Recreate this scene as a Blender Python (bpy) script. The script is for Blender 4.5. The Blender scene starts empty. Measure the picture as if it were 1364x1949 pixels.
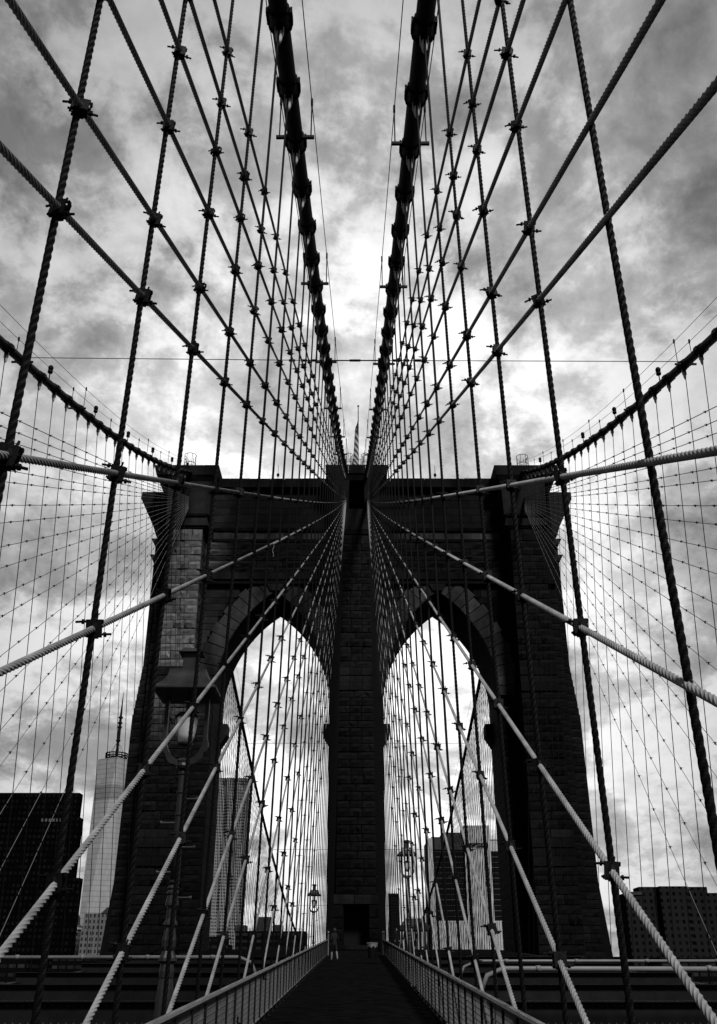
import bpy, math, random
import numpy as np
from mathutils import Vector, Matrix

random.seed(7); rng = np.random.default_rng(7)
scene = bpy.context.scene
col = scene.collection
R = math.radians

# ---------------------------------------------------------------- camera
cam_d = bpy.data.cameras.new('camera'); cam = bpy.data.objects.new('camera', cam_d); col.objects.link(cam)
cam_d.sensor_fit = 'VERTICAL'; cam_d.sensor_height = 36.0; cam_d.lens = 1817.6 / 1949.0 * 36.0
cam_d.clip_start = 0.05; cam_d.clip_end = 30000
CX = 0.12
cam.location = (CX, 0, 0); cam.rotation_euler = (math.pi / 2 + 0.4569, 0, -0.001)
scene.camera = cam

# ---------------------------------------------------------------- world: overcast, grey sky
SUN_EL, SUN_AZ = 47.0, 155.0           # azimuth clockwise from +Y (the view direction)
world = bpy.data.worlds.new('World'); scene.world = world; world.use_nodes = True
nt = world.node_tree; nt.nodes.clear()
def N(t, **kw):
    n = nt.nodes.new(t)
    for k, v in kw.items(): setattr(n, k, v)
    return n
def math_n(op, a, b=None, c=None, clamp=False):
    n = N('ShaderNodeMath', operation=op, use_clamp=clamp)
    for i, v in enumerate((a, b, c)):
        if v is None: continue
        if isinstance(v, (int, float)): n.inputs[i].default_value = v
        else: nt.links.new(v, n.inputs[i])
    return n.outputs[0]
def maprange(v, a, b, c, d, smooth=True):
    n = N('ShaderNodeMapRange', interpolation_type='SMOOTHSTEP' if smooth else 'LINEAR')
    nt.links.new(v, n.inputs[0])
    for i, q in enumerate((a, b, c, d)): n.inputs[i + 1].default_value = q
    return n.outputs[0]
tc = N('ShaderNodeTexCoord'); sep = N('ShaderNodeSeparateXYZ'); nt.links.new(tc.outputs['Generated'], sep.inputs[0])
dx, dy, dz = sep.outputs
hh = math_n('ADD', math_n('MAXIMUM', dz, 0.0), 0.42)
cmb = N('ShaderNodeCombineXYZ'); nt.links.new(math_n('DIVIDE', dx, hh), cmb.inputs[0]); nt.links.new(math_n('DIVIDE', dy, hh), cmb.inputs[1])
def noise(vec, scale, detail, rough, dist, off):
    m = N('ShaderNodeMapping'); m.inputs['Location'].default_value = off; nt.links.new(vec, m.inputs[0])
    n = N('ShaderNodeTexNoise', noise_dimensions='2D'); nt.links.new(m.outputs[0], n.inputs['Vector'])
    n.inputs['Scale'].default_value = scale; n.inputs['Detail'].default_value = detail
    n.inputs['Roughness'].default_value = rough; n.inputs['Distortion'].default_value = dist
    return n.outputs['Fac']
def puffs(vec, scale, off):
    m = N('ShaderNodeMapping'); m.inputs['Location'].default_value = off; nt.links.new(vec, m.inputs[0])
    v = N('ShaderNodeTexVoronoi', feature='F1', normalize=True, voronoi_dimensions='2D'); nt.links.new(m.outputs[0], v.inputs['Vector'])
    v.inputs['Scale'].default_value = scale; v.inputs['Detail'].default_value = 5; v.inputs['Roughness'].default_value = 0.62
    v.inputs['Lacunarity'].default_value = 2.3;
    return math_n('SUBTRACT', 1.0, v.outputs['Distance'])
n1 = noise(cmb.outputs[0], 4.6, 12, 0.60, 0.12, (3.3, 1.2, 0))
n2 = noise(cmb.outputs[0], 15, 10, 0.62, 0.1, (7.1, 4.0, 2))
n3 = noise(cmb.outputs[0], 1.9, 6, 0.5, 0.1, (1.7, 9.0, 5))
wv = N('ShaderNodeVectorMath', operation='MULTIPLY_ADD'); nz = N('ShaderNodeTexNoise'); nz.inputs['Scale'].default_value = 6.0; nz.inputs['Detail'].default_value = 6
nt.links.new(cmb.outputs[0], nz.inputs['Vector']); nt.links.new(nz.outputs['Color'], wv.inputs[0]); wv.inputs[1].default_value = (.16, .16, 0); nt.links.new(cmb.outputs[0], wv.inputs[2])
p1 = puffs(wv.outputs[0], 5.5, (2.0, 5.5, 0))
cl = math_n('ADD', math_n('ADD', math_n('MULTIPLY', n1, 0.42), math_n('MULTIPLY', n2, 0.16)), math_n('ADD', math_n('MULTIPLY', n3, 0.22), math_n('MULTIPLY', math_n('SUBTRACT', p1, 0.17), 0.30)))
cloud = maprange(cl, 0.43, 0.63, 0.0, 1.0)
# the bright part of the cloud deck, low and ahead
gx = math_n('POWER', math_n('ABSOLUTE', math_n('DIVIDE', math_n('SUBTRACT', dx, 0.005), 0.33)), 2.0)
gz = math_n('POWER', math_n('ABSOLUTE', math_n('DIVIDE', math_n('SUBTRACT', dz, 0.36), 0.40)), 3.0)
g = math_n('EXPONENT', math_n('MULTIPLY', math_n('ADD', gx, gz), -0.80))
g = math_n('MULTIPLY', g, maprange(dy, -0.1, 0.6, 0, 1))
base = math_n('ADD', math_n('MULTIPLY', g, 1.08), 0.145)
edge = maprange(math_n('ADD', math_n('ADD', math_n('MULTIPLY', n1, 0.75), math_n('MULTIPLY', n2, 0.22)), math_n('MULTIPLY', p1, 0.14)), 0.555, 0.645, 0.0, 1.0)
wisp = maprange(noise(cmb.outputs[0], 9.0, 12, 0.66, 0.2, (11.0, 2.0, 1)), 0.46, 0.66, 0.0, 1.0)
cvar = math_n('SUBTRACT', math_n('ADD', math_n('ADD', math_n('MULTIPLY', cloud, 0.50), math_n('MULTIPLY', edge, 0.30)), 0.42), math_n('MULTIPLY', wisp, 0.14))
lum = math_n('MULTIPLY', base, cvar)
lum = math_n('MULTIPLY', lum, maprange(dz, -0.25, 0.0, 0.25, 1.0))
sky = N('ShaderNodeTexSky', sky_type='NISHITA'); sky.sun_disc = False
sky.sun_elevation = R(SUN_EL); sky.sun_rotation = R(SUN_AZ); sky.air_density = 1.0; sky.dust_density = 3.0
bw = N('ShaderNodeRGBToBW'); nt.links.new(sky.outputs[0], bw.inputs[0])
skyv = math_n('MINIMUM', bw.outputs[0], 8.0)
lum10 = math_n('ADD', math_n('MULTIPLY', lum, 9.6), math_n('MULTIPLY', skyv, 0.04))
bg = N('ShaderNodeBackground'); nt.links.new(lum10, bg.inputs[0]); bg.inputs[1].default_value = 0.1
wo = N('ShaderNodeOutputWorld'); nt.links.new(bg.outputs[0], wo.inputs[0])

# ---------------------------------------------------------------- sun through cloud
sd = bpy.data.lights.new('sun', 'SUN'); sd.energy = 4.2; sd.angle = R(10); sd.color = (1, 1, 1)
sun = bpy.data.objects.new('sun', sd); col.objects.link(sun)
e, a = R(SUN_EL), R(SUN_AZ)
sun.rotation_euler = Vector((-math.cos(e) * math.sin(a), -math.cos(e) * math.cos(a), -math.sin(e))).to_track_quat('-Z', 'Y').to_euler()
scene.view_settings.view_transform = 'Standard'; scene.view_settings.look = 'None'
scene.view_settings.exposure = 0; scene.view_settings.gamma = 1
scene.cycles.max_bounces = 6

# ---------------------------------------------------------------- materials (all neutral: the picture is black and white)
def mat(name, v, rough=0.6, metal=0.0, var=0.0, vscale=3.0, bump=0.0, bscale=20.0, rnd=0.0, spec=0.5, stain=None, coord='Object', detail=6, pale=None):
    m = bpy.data.materials.new(name); m.use_nodes = True; t = m.node_tree; b = t.nodes['Principled BSDF']
    b.inputs['Roughness'].default_value = rough; b.inputs['Metallic'].default_value = metal
    b.inputs['Specular IOR Level'].default_value = min(spec, .3) if v > .1 or spec > .6 else (0.0 if spec < .1 else min(spec, .06))
    co = t.nodes.new('ShaderNodeTexCoord')
    val = None
    def mul(x, y):
        n = t.nodes.new('ShaderNodeMath'); n.operation = 'MULTIPLY'
        for i, q in enumerate((x, y)):
            if isinstance(q, (int, float)): n.inputs[i].default_value = q
            else: t.links.new(q, n.inputs[i])
        return n.outputs[0]
    def rng_map(x, a0, a1, b0, b1):
        n = t.nodes.new('ShaderNodeMapRange'); t.links.new(x, n.inputs[0])
        for i, q in enumerate((a0, a1, b0, b1)): n.inputs[i + 1].default_value = q
        return n.outputs[0]
    out = v
    if var:
        n = t.nodes.new('ShaderNodeTexNoise'); n.inputs['Scale'].default_value = vscale; n.inputs['Detail'].default_value = detail
        n.inputs['Roughness'].default_value = 0.6
        t.links.new(co.outputs[coord], n.inputs['Vector'])
        out = mul(out, rng_map(n.outputs['Fac'], 0.3, 0.7, 1 - var, 1 + var))
    if rnd:
        gi = t.nodes.new('ShaderNodeNewGeometry'); oi = t.nodes.new('ShaderNodeObjectInfo')
        ad = t.nodes.new('ShaderNodeMath'); ad.operation = 'ADD'; t.links.new(gi.outputs['Random Per Island'], ad.inputs[0]); t.links.new(oi.outputs['Random'], ad.inputs[1])
        fr = t.nodes.new('ShaderNodeMath'); fr.operation = 'FRACT'; t.links.new(ad.outputs[0], fr.inputs[0])
        out = mul(out, rng_map(fr.outputs[0], 0, 1, 1 - rnd, 1 + rnd))
    if stain:
        # large weathering patches in world space (soot streaks, washed areas)
        sc, lo, hi, off = stain
        gi2 = t.nodes.new('ShaderNodeNewGeometry'); mp = t.nodes.new('ShaderNodeMapping'); mp.inputs['Scale'].default_value = sc; mp.inputs['Location'].default_value = off
        t.links.new(gi2.outputs['Position'], mp.inputs[0])
        n = t.nodes.new('ShaderNodeTexNoise'); n.inputs['Scale'].default_value = 1.0; n.inputs['Detail'].default_value = 5
        t.links.new(mp.outputs[0], n.inputs['Vector'])
        out = mul(out, rng_map(n.outputs['Fac'], 0.36, 0.64, lo, hi))
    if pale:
        # brighter light on the upper left buttress, put into the granite colour (world x)
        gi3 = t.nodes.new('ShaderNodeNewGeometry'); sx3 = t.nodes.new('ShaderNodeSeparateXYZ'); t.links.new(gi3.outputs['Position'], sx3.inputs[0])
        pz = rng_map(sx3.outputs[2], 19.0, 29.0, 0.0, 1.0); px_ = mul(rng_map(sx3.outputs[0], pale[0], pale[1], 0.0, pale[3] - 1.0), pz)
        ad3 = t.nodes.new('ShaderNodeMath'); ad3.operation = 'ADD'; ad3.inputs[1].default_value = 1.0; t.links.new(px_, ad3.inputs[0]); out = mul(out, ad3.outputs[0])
    if isinstance(out, (int, float)): b.inputs['Base Color'].default_value = (out, out, out, 1)
    else:
        cc = t.nodes.new('ShaderNodeCombineColor')
        for i in range(3): t.links.new(out, cc.inputs[i])
        t.links.new(cc.outputs[0], b.inputs['Base Color'])
    if bump:
        n = t.nodes.new('ShaderNodeTexNoise'); n.inputs['Scale'].default_value = bscale; n.inputs['Detail'].default_value = 7; n.inputs['Roughness'].default_value = 0.65
        t.links.new(co.outputs[coord], n.inputs['Vector'])
        bp = t.nodes.new('ShaderNodeBump'); bp.inputs['Strength'].default_value = bump; bp.inputs['Distance'].default_value = 0.1
        t.links.new(n.outputs['Fac'], bp.inputs['Height']); t.links.new(bp.outputs[0], b.inputs['Normal'])
    return m

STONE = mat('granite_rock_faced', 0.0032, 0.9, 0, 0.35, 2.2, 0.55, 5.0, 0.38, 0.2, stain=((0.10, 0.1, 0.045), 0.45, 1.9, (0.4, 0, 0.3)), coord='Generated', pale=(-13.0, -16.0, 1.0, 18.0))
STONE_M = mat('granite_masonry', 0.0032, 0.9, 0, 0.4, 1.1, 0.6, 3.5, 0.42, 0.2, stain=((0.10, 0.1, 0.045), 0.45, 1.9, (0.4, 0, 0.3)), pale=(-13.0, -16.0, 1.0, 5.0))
STONE_D = mat('granite_dressed', 0.008, 0.85, 0, 0.3, 1.5, 0.25, 8.0, 0.2, 0.2, stain=((0.5, 0.4, 0.12), 0.4, 1.6, (2, 0, 1)))
PALE_D = mat('granite_pale_dressed', 0.018, 0.85, 0, 0.35, 1.2, 0.3, 6.0, 0.25, 0.2, stain=((0.5, 0.4, 0.16), 0.25, 1.7, (5, 0, 2)))
MORTAR = mat('mortar', 0.003, 0.95, 0, 0.3, 2.0, 0.2, 8)
STAY_O = mat('weathered_stay', 0.10, 0.55, 0.0, 0.2, 5.0)
STAY = mat('galvanised_stay', 0.18, 0.6, 0.0, 0.38, 3.5)
SUSP = mat('weathered_suspender', 0.0028, 0.6, 0.0, 0.3, 7.0)
CABLE = mat('wrapped_cable', 0.008, 0.6, 0.0, 0.25, 2.0, 0.15, 30)
IRON = mat('dark_iron', 0.004, 0.55, 0.0, 0.3, 12, 0.15, 40)
SOCKET = mat('cast_socket', 0.55, 0.45, 0.0, 0.2, 9)
LAMPM = mat('lamp_paint', 0.02, 0.40, 0.0, 0.25, 5.0, 0.04, 14, spec=.7)
RESTM = mat('ladder_rest_iron', 0.07, .5)
GLASSL = mat('lamp_glass', 0.9, 0.25, 0.0, 0.12, 2.5)
_t = GLASSL.node_tree; _p = _t.nodes['Principled BSDF']; _tr = _t.nodes.new('ShaderNodeBsdfTranslucent'); _tr.inputs[0].default_value = (.9, .9, .9, 1)
_mx = _t.nodes.new('ShaderNodeMixShader'); _mx.inputs[0].default_value = .6; _t.links.new(_p.outputs[0], _mx.inputs[1]); _t.links.new(_tr.outputs[0], _mx.inputs[2]); _t.links.new(_mx.outputs[0], _t.nodes['Material Output'].inputs[0])
STEEL = mat('bridge_steel', 0.009, 0.6, 0.0, 0.3, 2.0, 0.1, 12)
PIPE = mat('pale_conduit', 0.12, 0.5, 0.0, 0.2, 1.5)
RAILM = mat('rail_steel', 0.13, 0.4, 0.3, 0.2, 3.0)
MESHM = mat('mesh_wire', 0.12, 0.5, 0.3, 0.2, 2)
WOOD = mat('wet_boards', 0.0045, 0.8, 0, 0.5, 2.5, 0.2, 6, spec=0)
ROAD = mat('asphalt', 0.012, 0.85, 0, 0.3, 0.6, 0.1, 10, spec=0)
WATER = mat('river_water', 0.02, 0.2, 0, 0.2, 0.01, 0.2, 0.15)
LAND = mat('city_ground', 0.05, 0.95, 0, 0.4, 0.02)

# ---------------------------------------------------------------- mesh helpers
class MB:
    def __init__(s): s.v = []; s.f = []; s.m = []; s.n = 0
    def add(s, V, F, mi=0):
        o = s.n; s.v.extend([tuple(p) for p in V]); s.n += len(V)
        s.f.extend([tuple(i + o for i in f) for f in F]); s.m.extend([mi] * len(F)); return s
    def box(s, x0, x1, y0, y1, z0, z1, mi=0):
        V = [(x, y, z) for z in (z0, z1) for y in (y0, y1) for x in (x0, x1)]
        return s.add(V, [(0, 2, 3, 1), (4, 5, 7, 6), (0, 1, 5, 4), (2, 6, 7, 3), (0, 4, 6, 2), (1, 3, 7, 5)], mi)
    def hexa(s, V, mi=0):   # 8 corners ordered like box
        return s.add(V, [(0, 2, 3, 1), (4, 5, 7, 6), (0, 1, 5, 4), (2, 6, 7, 3), (0, 4, 6, 2), (1, 3, 7, 5)], mi)
    def tube(s, pts, r, k=6, caps=True, mi=0, profile=None, twist=0.0):
        P = np.asarray(pts, float); n = len(P)
        rr = np.full(n, r) if np.isscalar(r) else np.asarray(r, float)
        T = np.gradient(P, axis=0) if n > 2 else np.repeat((P[1] - P[0])[None], 2, 0)
        T /= np.linalg.norm(T, axis=1)[:, None]
        up = np.array([0, 0, 1.0]) if abs(T[0][2]) < 0.95 else np.array([0, 1.0, 0])
        A = np.cross(T, up); A /= np.linalg.norm(A, axis=1)[:, None]; B = np.cross(T, A)
        ang = np.arange(k) * 2 * math.pi / k
        pr = np.ones(k) if profile is None else np.asarray(profile)
        L = np.concatenate([[0], np.cumsum(np.linalg.norm(np.diff(P, axis=0), axis=1))])
        th = ang[None, :] + (twist * L)[:, None]
        V = P[:, None, :] + (rr[:, None] * pr[None, :])[..., None] * (np.cos(th)[..., None] * A[:, None, :] + np.sin(th)[..., None] * B[:, None, :])
        V = V.reshape(-1, 3); F = []
        for i in range(n - 1):
            for j in range(k):
                a = i * k + j; b = i * k + (j + 1) % k
                F.append((a, b, b + k, a + k))
        if caps: F.append(tuple(range(k - 1, -1, -1))); F.append(tuple((n - 1) * k + j for j in range(k)))
        return s.add(V.tolist(), F, mi)
    def lathe(s, prof, c=(0, 0, 0), k=12, flute=0.0, mi=0):
        V = []; F = []
        for r, z in prof:
            for j in range(k):
                t = 2 * math.pi * j / k; q = r * (1 - (flute if j % 2 else 0))
                V.append((c[0] + q * math.cos(t), c[1] + q * math.sin(t), c[2] + z))
        for i in range(len(prof) - 1):
            for j in range(k): F.append((i * k + j, i * k + (j + 1) % k, (i + 1) * k + (j + 1) % k, (i + 1) * k + j))
        F.append(tuple(range(k - 1, -1, -1))); F.append(tuple((len(prof) - 1) * k + j for j in range(k)))
        return s.add(V, F, mi)
    def prism_y(s, poly, y0, y1, mi=0):   # polygon in xz, extruded along y
        n = len(poly); V = [(x, y0, z) for x, z in poly] + [(x, y1, z) for x, z in poly]
        F = [tuple(range(n)), tuple(range(2 * n - 1, n - 1, -1))] + [(i, i + n, (i + 1) % n + n, (i + 1) % n) for i in range(n)]
        return s.add(V, F, mi)
    def mesh(s, name, mats, smooth=False):
        me = bpy.data.meshes.new(name); me.from_pydata(s.v, [], s.f)
        for m in (mats if isinstance(mats, (list, tuple)) else [mats]): me.materials.append(m)
        if any(s.m): me.polygons.foreach_set('material_index', s.m)
        if smooth: me.polygons.foreach_set('use_smooth', [True] * len(me.polygons))
        me.update(); return me
    def obj(s, name, mats, parent=None, smooth=False, **tags):
        return link(name, s.mesh(name, mats, smooth), parent, **tags)
def link(name, data, parent=None, loc=None, **tags):
    o = bpy.data.objects.new(name, data); col.objects.link(o)
    if parent is not None: o.parent = parent
    if loc is not None: o.location = loc
    for k, v in tags.items(): o[k] = v
    return o
def thing(name, label, cat, loc=(0, 0, 0), group=None):
    o = link(name, None, None, loc, label=label, category=cat)
    if group: o['group'] = group
    return o
ONES = ['', 'first', 'second', 'third', 'fourth', 'fifth', 'sixth', 'seventh', 'eighth', 'ninth', 'tenth', 'eleventh', 'twelfth', 'thirteenth', 'fourteenth', 'fifteenth', 'sixteenth', 'seventeenth', 'eighteenth', 'nineteenth']
TENS = ['', '', 'twenty', 'thirty', 'forty', 'fifty', 'sixty', 'seventy', 'eighty']
def ordw(n):
    if n < 20: return ONES[n]
    t, u = divmod(n, 10)
    if u == 0: return TENS[t][:-1] + 'ieth'
    return TENS[t] + '-' + ONES[u]

def floor_z(y): return -1.9 + 0.0486 * y if y < 92 else 2.57 + 0.004 * (y - 92)

# ================================================================ SETTING
g = MB(); g.box(-9000, 9000, -3000, 14000, -44, -42); g.obj('river', WATER, kind='structure')
g = MB(); g.box(-9000, 9000, 430, 14000, -42, -34); g.obj('city_ground', LAND, kind='structure')
# roadways and promenade deck
def strip(name, x0, x1, ys, dz, th, m, **tags):
    b = MB(); V = []; F = []
    for y in ys: 
        z = floor_z(y) + dz
        V += [(x0, y, z), (x1, y, z), (x0, y, z - th), (x1, y, z - th)]
    for i in range(len(ys) - 1):
        q = 4 * i
        F += [(q, q + 1, q + 5, q + 4), (q + 2, q + 6, q + 7, q + 3), (q, q + 4, q + 6, q + 2), (q + 1, q + 3, q + 7, q + 5)]
    F += [(0, 2, 3, 1), (len(V) - 4, len(V) - 3, len(V) - 1, len(V) - 2)]
    b.add(V, F); return b.obj(name, m, **tags)
YS = [-30, 0, 30, 60, 92, 150, 300]
strip('roadway', -12.6, -3.2, YS, -4.6, 0.5, ROAD, kind='structure')
strip('roadway', 3.2, 12.6, YS, -4.6, 0.5, ROAD, kind='structure')
# promenade of boards: a dark deck and its transverse boards
prom = strip('promenade', -2.0, 2.0, [-20, 0, 30, 60, 74], -0.06, 0.25, MORTAR, kind='structure')
b = MB(); y = -6.0
while y < 73.9:
    w = 0.145; j = random.uniform(-0.004, 0.004); x0 = -2.0; 
    z0, z1 = floor_z(y), floor_z(y + w)
    b.hexa([(-2, y, z0 - .05), (2, y, z0 - .05), (-2, y + w, z1 - .05), (2, y + w, z1 - .05), (-2, y, z0 + j), (2, y, z0 + j), (-2, y + w, z1 + j), (2, y + w, z1 + j)])
    y += 0.155
b.obj('deck_boards', WOOD, prom, kind='stuff')
plat = strip('tower_terrace', -12.4, 12.4, [74, 92, 110], -0.05, 0.5, WOOD, kind='structure')
strip('far_promenade', -2.4, 2.4, [110, 200, 300], -0.05, 0.4, WOOD, kind='structure')

# ================================================================ TOWER
tower = thing('bridge_tower', 'tall dark granite bridge tower with two pointed arches', 'tower', (0, 88, -42))
TI = Matrix.Translation((0, -88, 42))
def tpart(mb, name, m, parent=tower, **tags):
    me = mb.mesh(name, m); me.transform(TI); return link(name, me, parent, **tags)
ARC_C, HALF, SPR, RR = 8.30, 5.65, 25.0, 13.2
OFF = RR - HALF
def arc_x(z, extra=0.0):        # half width of the opening at height z
    if z <= SPR: return HALF + extra
    q = (RR + extra) ** 2 - (z - SPR) ** 2
    return max(0.0, math.sqrt(q) - OFF) if q > 0 else 0.0
APEX = SPR + math.sqrt(RR * RR - OFF * OFF)
YB, YW, YL, YK = 88.5, 91.0, 91.6, 99.0        # buttress front, upper wall, lower (recessed) wall, back
core = MB()
def cbut(z): return 1.80 - 0.008 * (z - 6)
core.hexa([(-1.78, YB + .1, 6.6), (1.78, YB + .1, 6.6), (-1.78, 92, 6.6), (1.78, 92, 6.6), (-1.5, YB + .1, 41.6), (1.5, YB + .1, 41.6), (-1.5, 92, 41.6), (1.5, 92, 41.6)])
for sx in (-1, 1):
    a0, a1 = sorted((sx * 1.08, sx * 2.12)); core.box(a0, a1, YB + .06, 92, -42, 5.95)
core.box(-2.12, 2.12, YB + .06, 92, 5.95, 6.75); core.box(-1.08, 1.08, 90.6, 92, -42, 5.95); core.box(-1.08, 1.08, YB + .06, 90.6, -42, 2.75)
core.box(-2.63, 2.63, YL + .05, YK - .02, -42, SPR)
for sx in (-1, 1):
    a0, a1 = sorted((sx * 13.97, sx * 20.6)); core.box(a0, a1, YL + .05, YK - .02, -42, 36.6)
    # spandrels
    N_ = 26
    for k in range(N_):
        z0 = SPR + (APEX - SPR) * k / N_; z1 = SPR + (APEX - SPR) * (k + 1) / N_
        for s2, lim in ((-1, 2.63), (1, 13.97)):
            xa, xb = sx * (ARC_C + s2 * arc_x(z0)), sx * (ARC_C + s2 * arc_x(z1)); xl = sx * lim if s2 > 0 else 0.0
            xl = sx * 13.97 if s2 > 0 else sx * 0.0
            core.hexa([(xl, YL + .05, z0), (xa, YL + .05, z0), (xl, YK - .02, z0), (xa, YK - .02, z0), (xl, YL + .05, z1), (xb, YL + .05, z1), (xl, YK - .02, z1), (xb, YK - .02, z1)])
core.box(-13.97, 13.97, YL + .05, YK - .02, APEX, 37.0)
core.box(-20.6, 20.6, YW + .08, YK + .3, 36.6, 47.4)
for sx in (-1, 1):      # side buttresses, front and back, and end walls
    for (y0, y1) in ((YB + .1, 92.0), (98.5, 101.5)):
        V = []
        for z, xi, xo in ((-42, 15.1, 19.7), (41.6, 15.75, 19.0)):
            for yy in (y0, y1):
                V += [(sx * xi, yy, z), (sx * xo, yy, z)] if sx > 0 else [(sx * xo, yy, z), (sx * xi, yy, z)]
        core.hexa(V)
    prof = [(20.5, -42), (22.6, -42), (22.55, 2.0), (21.95, 8.0), (21.85, 22.5), (21.3, 28.2), (21.3, 41.4), (20.5, 41.4)]
    poly = [(sx * x, z) for x, z in prof]
    if sx < 0: poly = poly[::-1]
    core.prism_y(poly, 92.4, 98.2)
core.box(-1.8, 1.8, 98.5, 101.5, -42, 41.6)
tpart(core, 'masonry_core', MORTAR)

# --- stone blocks -------------------------------------------------
def unit_block(rock, seed):
    r = random.Random(seed); nx, nz = 5, 3; V = []; F = []
    for iz in range(nz):
        for ix in range(nx):
            x = -0.5 + ix / (nx - 1); z = -0.5 + iz / (nz - 1); edge = ix in (0, nx - 1) or iz in (0, nz - 1)
            yy = -(0.5 + r.uniform(-.1, .12)) if edge else -(0.95 + r.uniform(-.5, .55))
            if not rock: yy = -0.85 if edge else -0.92
            if rock and not edge: x += r.uniform(-.05, .05); z += r.uniform(-.06, .16)
            if rock and edge: x *= 0.992; z *= 0.965
            V.append((x, yy, z))
    for iz in range(nz - 1):
        for ix in range(nx - 1):
            q = iz * nx + ix; F.append((q, q + 1, q + nx + 1, q + nx))
    ring = [i for i in range(nx)] + [nx - 1 + nx * k for k in range(1, nz)] + [nz * nx - 1 - k for k in range(1, nx)] + [nx * (nz - 1 - k) for k in range(1, nz - 1)]
    o = len(V)
    for i in ring: V.append((V[i][0], 0.6, V[i][2]))
    for k in range(len(ring)): F.append((ring[(k + 1) % len(ring)], ring[k], o + k, o + (k + 1) % len(ring)))
    return V, F
ROCK = [unit_block(True, i) for i in range(10)]; DRESS = [unit_block(False, 50 + i) for i in range(3)]
rock_me = []; dress_me = []
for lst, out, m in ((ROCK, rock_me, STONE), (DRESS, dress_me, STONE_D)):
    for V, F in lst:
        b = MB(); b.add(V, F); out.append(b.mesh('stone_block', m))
blocks = []     # (x0, x1, y_front, z0, z1, depth, rock?, priority, rot)
def course(z0, z1, x0, x1, yf, nb, rock=True, prio=0, dep=0.16, clip=None, shift=0.0):
    L = x1 - x0; cuts = [x0]
    for k in range(1, nb): cuts.append(x0 + L * (k + shift + random.uniform(-.10, .10)) / nb)
    cuts.append(x1)
    for p, q in zip(cuts[:-1], cuts[1:]):
        segs = [(p, q)]
        if clip: segs = clip(p, q, z0, z1)
        for (s0, s1) in segs:
            if s1 - s0 > 0.22: blocks.append((s0 + .02, s1 - .02, yf, z0 + .025, z1 - .025, dep * (random.uniform(.55, 1.4) if rock else 1), rock, prio, 0))
def heights(z0, z1, h):
    out = [z0]; k = 0
    while out[-1] < z1 - h * 0.6:
        out.append(out[-1] + h * (1.08 if k % 2 else 0.92)); k += 1
    out[-1] = z1; return out
# centre buttress
hz = heights(6.75, 40.9, 0.72)
for k, (p, q) in enumerate(zip(hz[:-1], hz[1:])):
    w = cbut((p + q) / 2); rock = not (24.6 < p < 26.7)
    course(p, q, -w, w, YB, 3 if k % 2 else (2 if k % 4 == 0 else 3), rock, 3, 0.2 if k % 2 else 0.12)
hz = [2.4, 3.2, 4.05, 4.9, 5.95]
for k, (p, q) in enumerate(zip(hz[:-1], hz[1:])):
    w = 2.45 - 0.11 * (p - 2.4)
    for sx in (-1, 1):
        a0, a1 = sorted((sx * 1.1, sx * w)); course(p, q, a0, a1, YB - .04, 1, True, 3, 0.12)
course(5.95, 6.75, -1.98, 1.98, YB - .04, 2, False, 3, 0.1)
# side buttresses
for sx in (-1, 1):
    hz = heights(0.5, 41.5, 0.78)
    for k, (p, q) in enumerate(zip(hz[:-1], hz[1:])):
        zc = (p + q) / 2; xi = 15.1 + 0.65 * (zc + 42) / 83.6; xo = 19.7 - 0.7 * (zc + 42) / 83.6
        a0, a1 = sorted((sx * (xi - .04), sx * (xo + .04)))
        rock = not (24.6 < p < 26.9 or 9.0 < p < 11.5)
        course(p, q, a0, a1, YB, 3 if k % 2 else 2, rock, 2 if sx < 0 and zc > 12 else 1, 0.24 if k % 2 else 0.14)
    # return face of the buttress towards the arch (seen from the promenade)
    for k, (p, q) in enumerate(zip(hz[:-1], hz[1:])):
        zc = (p + q) / 2; xi = 15.1 + 0.65 * (zc + 42) / 83.6
        blocks.append((YB + .3, YW + .2, sx * xi, p + .02, q - .02, 0.10, True, 0, -sx))
# walls: ashlar around the arches
def clip_arch(p, q, z0, z1):
    zc = z0
    out = [(p, q)]
    for sx in (-1, 1):
        w = arc_x(zc, 2.0) if zc > SPR - 1 else HALF + 0.02
        if zc > 37.0: continue
        c = sx * ARC_C; new = []
        for (u, v) in out:
            if v <= c - w or u >= c + w: new.append((u, v)); continue
            if u < c - w: new.append((u, c - w))
            if v > c + w: new.append((c + w, v))
        out = new
    return out
hz = heights(1.0, 36.4, 0.70)
for k, (p, q) in enumerate(zip(hz[:-1], hz[1:])):
    for (x0, x1, nb) in ((-15.6, -1.6, 8), (1.6, 15.6, 8)):
        course(p, q, x0, x1, YL, nb, False if p > SPR - 2 else True, 1 if p > 26 else 0, 0.07 if p > SPR - 2 else .12, clip_arch, 0.3 if k % 2 else 0)
    for sx in (-1, 1):
        a0, a1 = sorted((sx * 19.2, sx * 20.6)); course(p, q, a0, a1, YL, 1, True, 0, 0.1)
        a0, a1 = sorted((sx * 20.5, sx * (21.3 if p > 28 else 21.88 if p < 22.5 else 21.88 - .58 * (p - 22.5) / 5.5))); course(p, q, a0, a1, 92.4, 1, True, 0, 0.14)
hz = heights(37.75, 41.2, 0.66)
for k, (p, q) in enumerate(zip(hz[:-1], hz[1:])):
    for (x0, x1, nb) in ((-15.7, -1.5, 6), (1.5, 15.7, 6)): course(p, q, x0, x1, YW, nb, True, 1, 0.2, None, 0.3 if k % 2 else 0)
hz = heights(42.7, 47.0, 0.86)
for k, (p, q) in enumerate(zip(hz[:-1], hz[1:])):
    for (x0, x1, nb) in ((-15.2, -2.0, 7), (2.0, 15.2, 7)): course(p, q, x0, x1, YW + .1, nb, False, 0, 0.07, None, 0.3 if k % 2 else 0)
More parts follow.
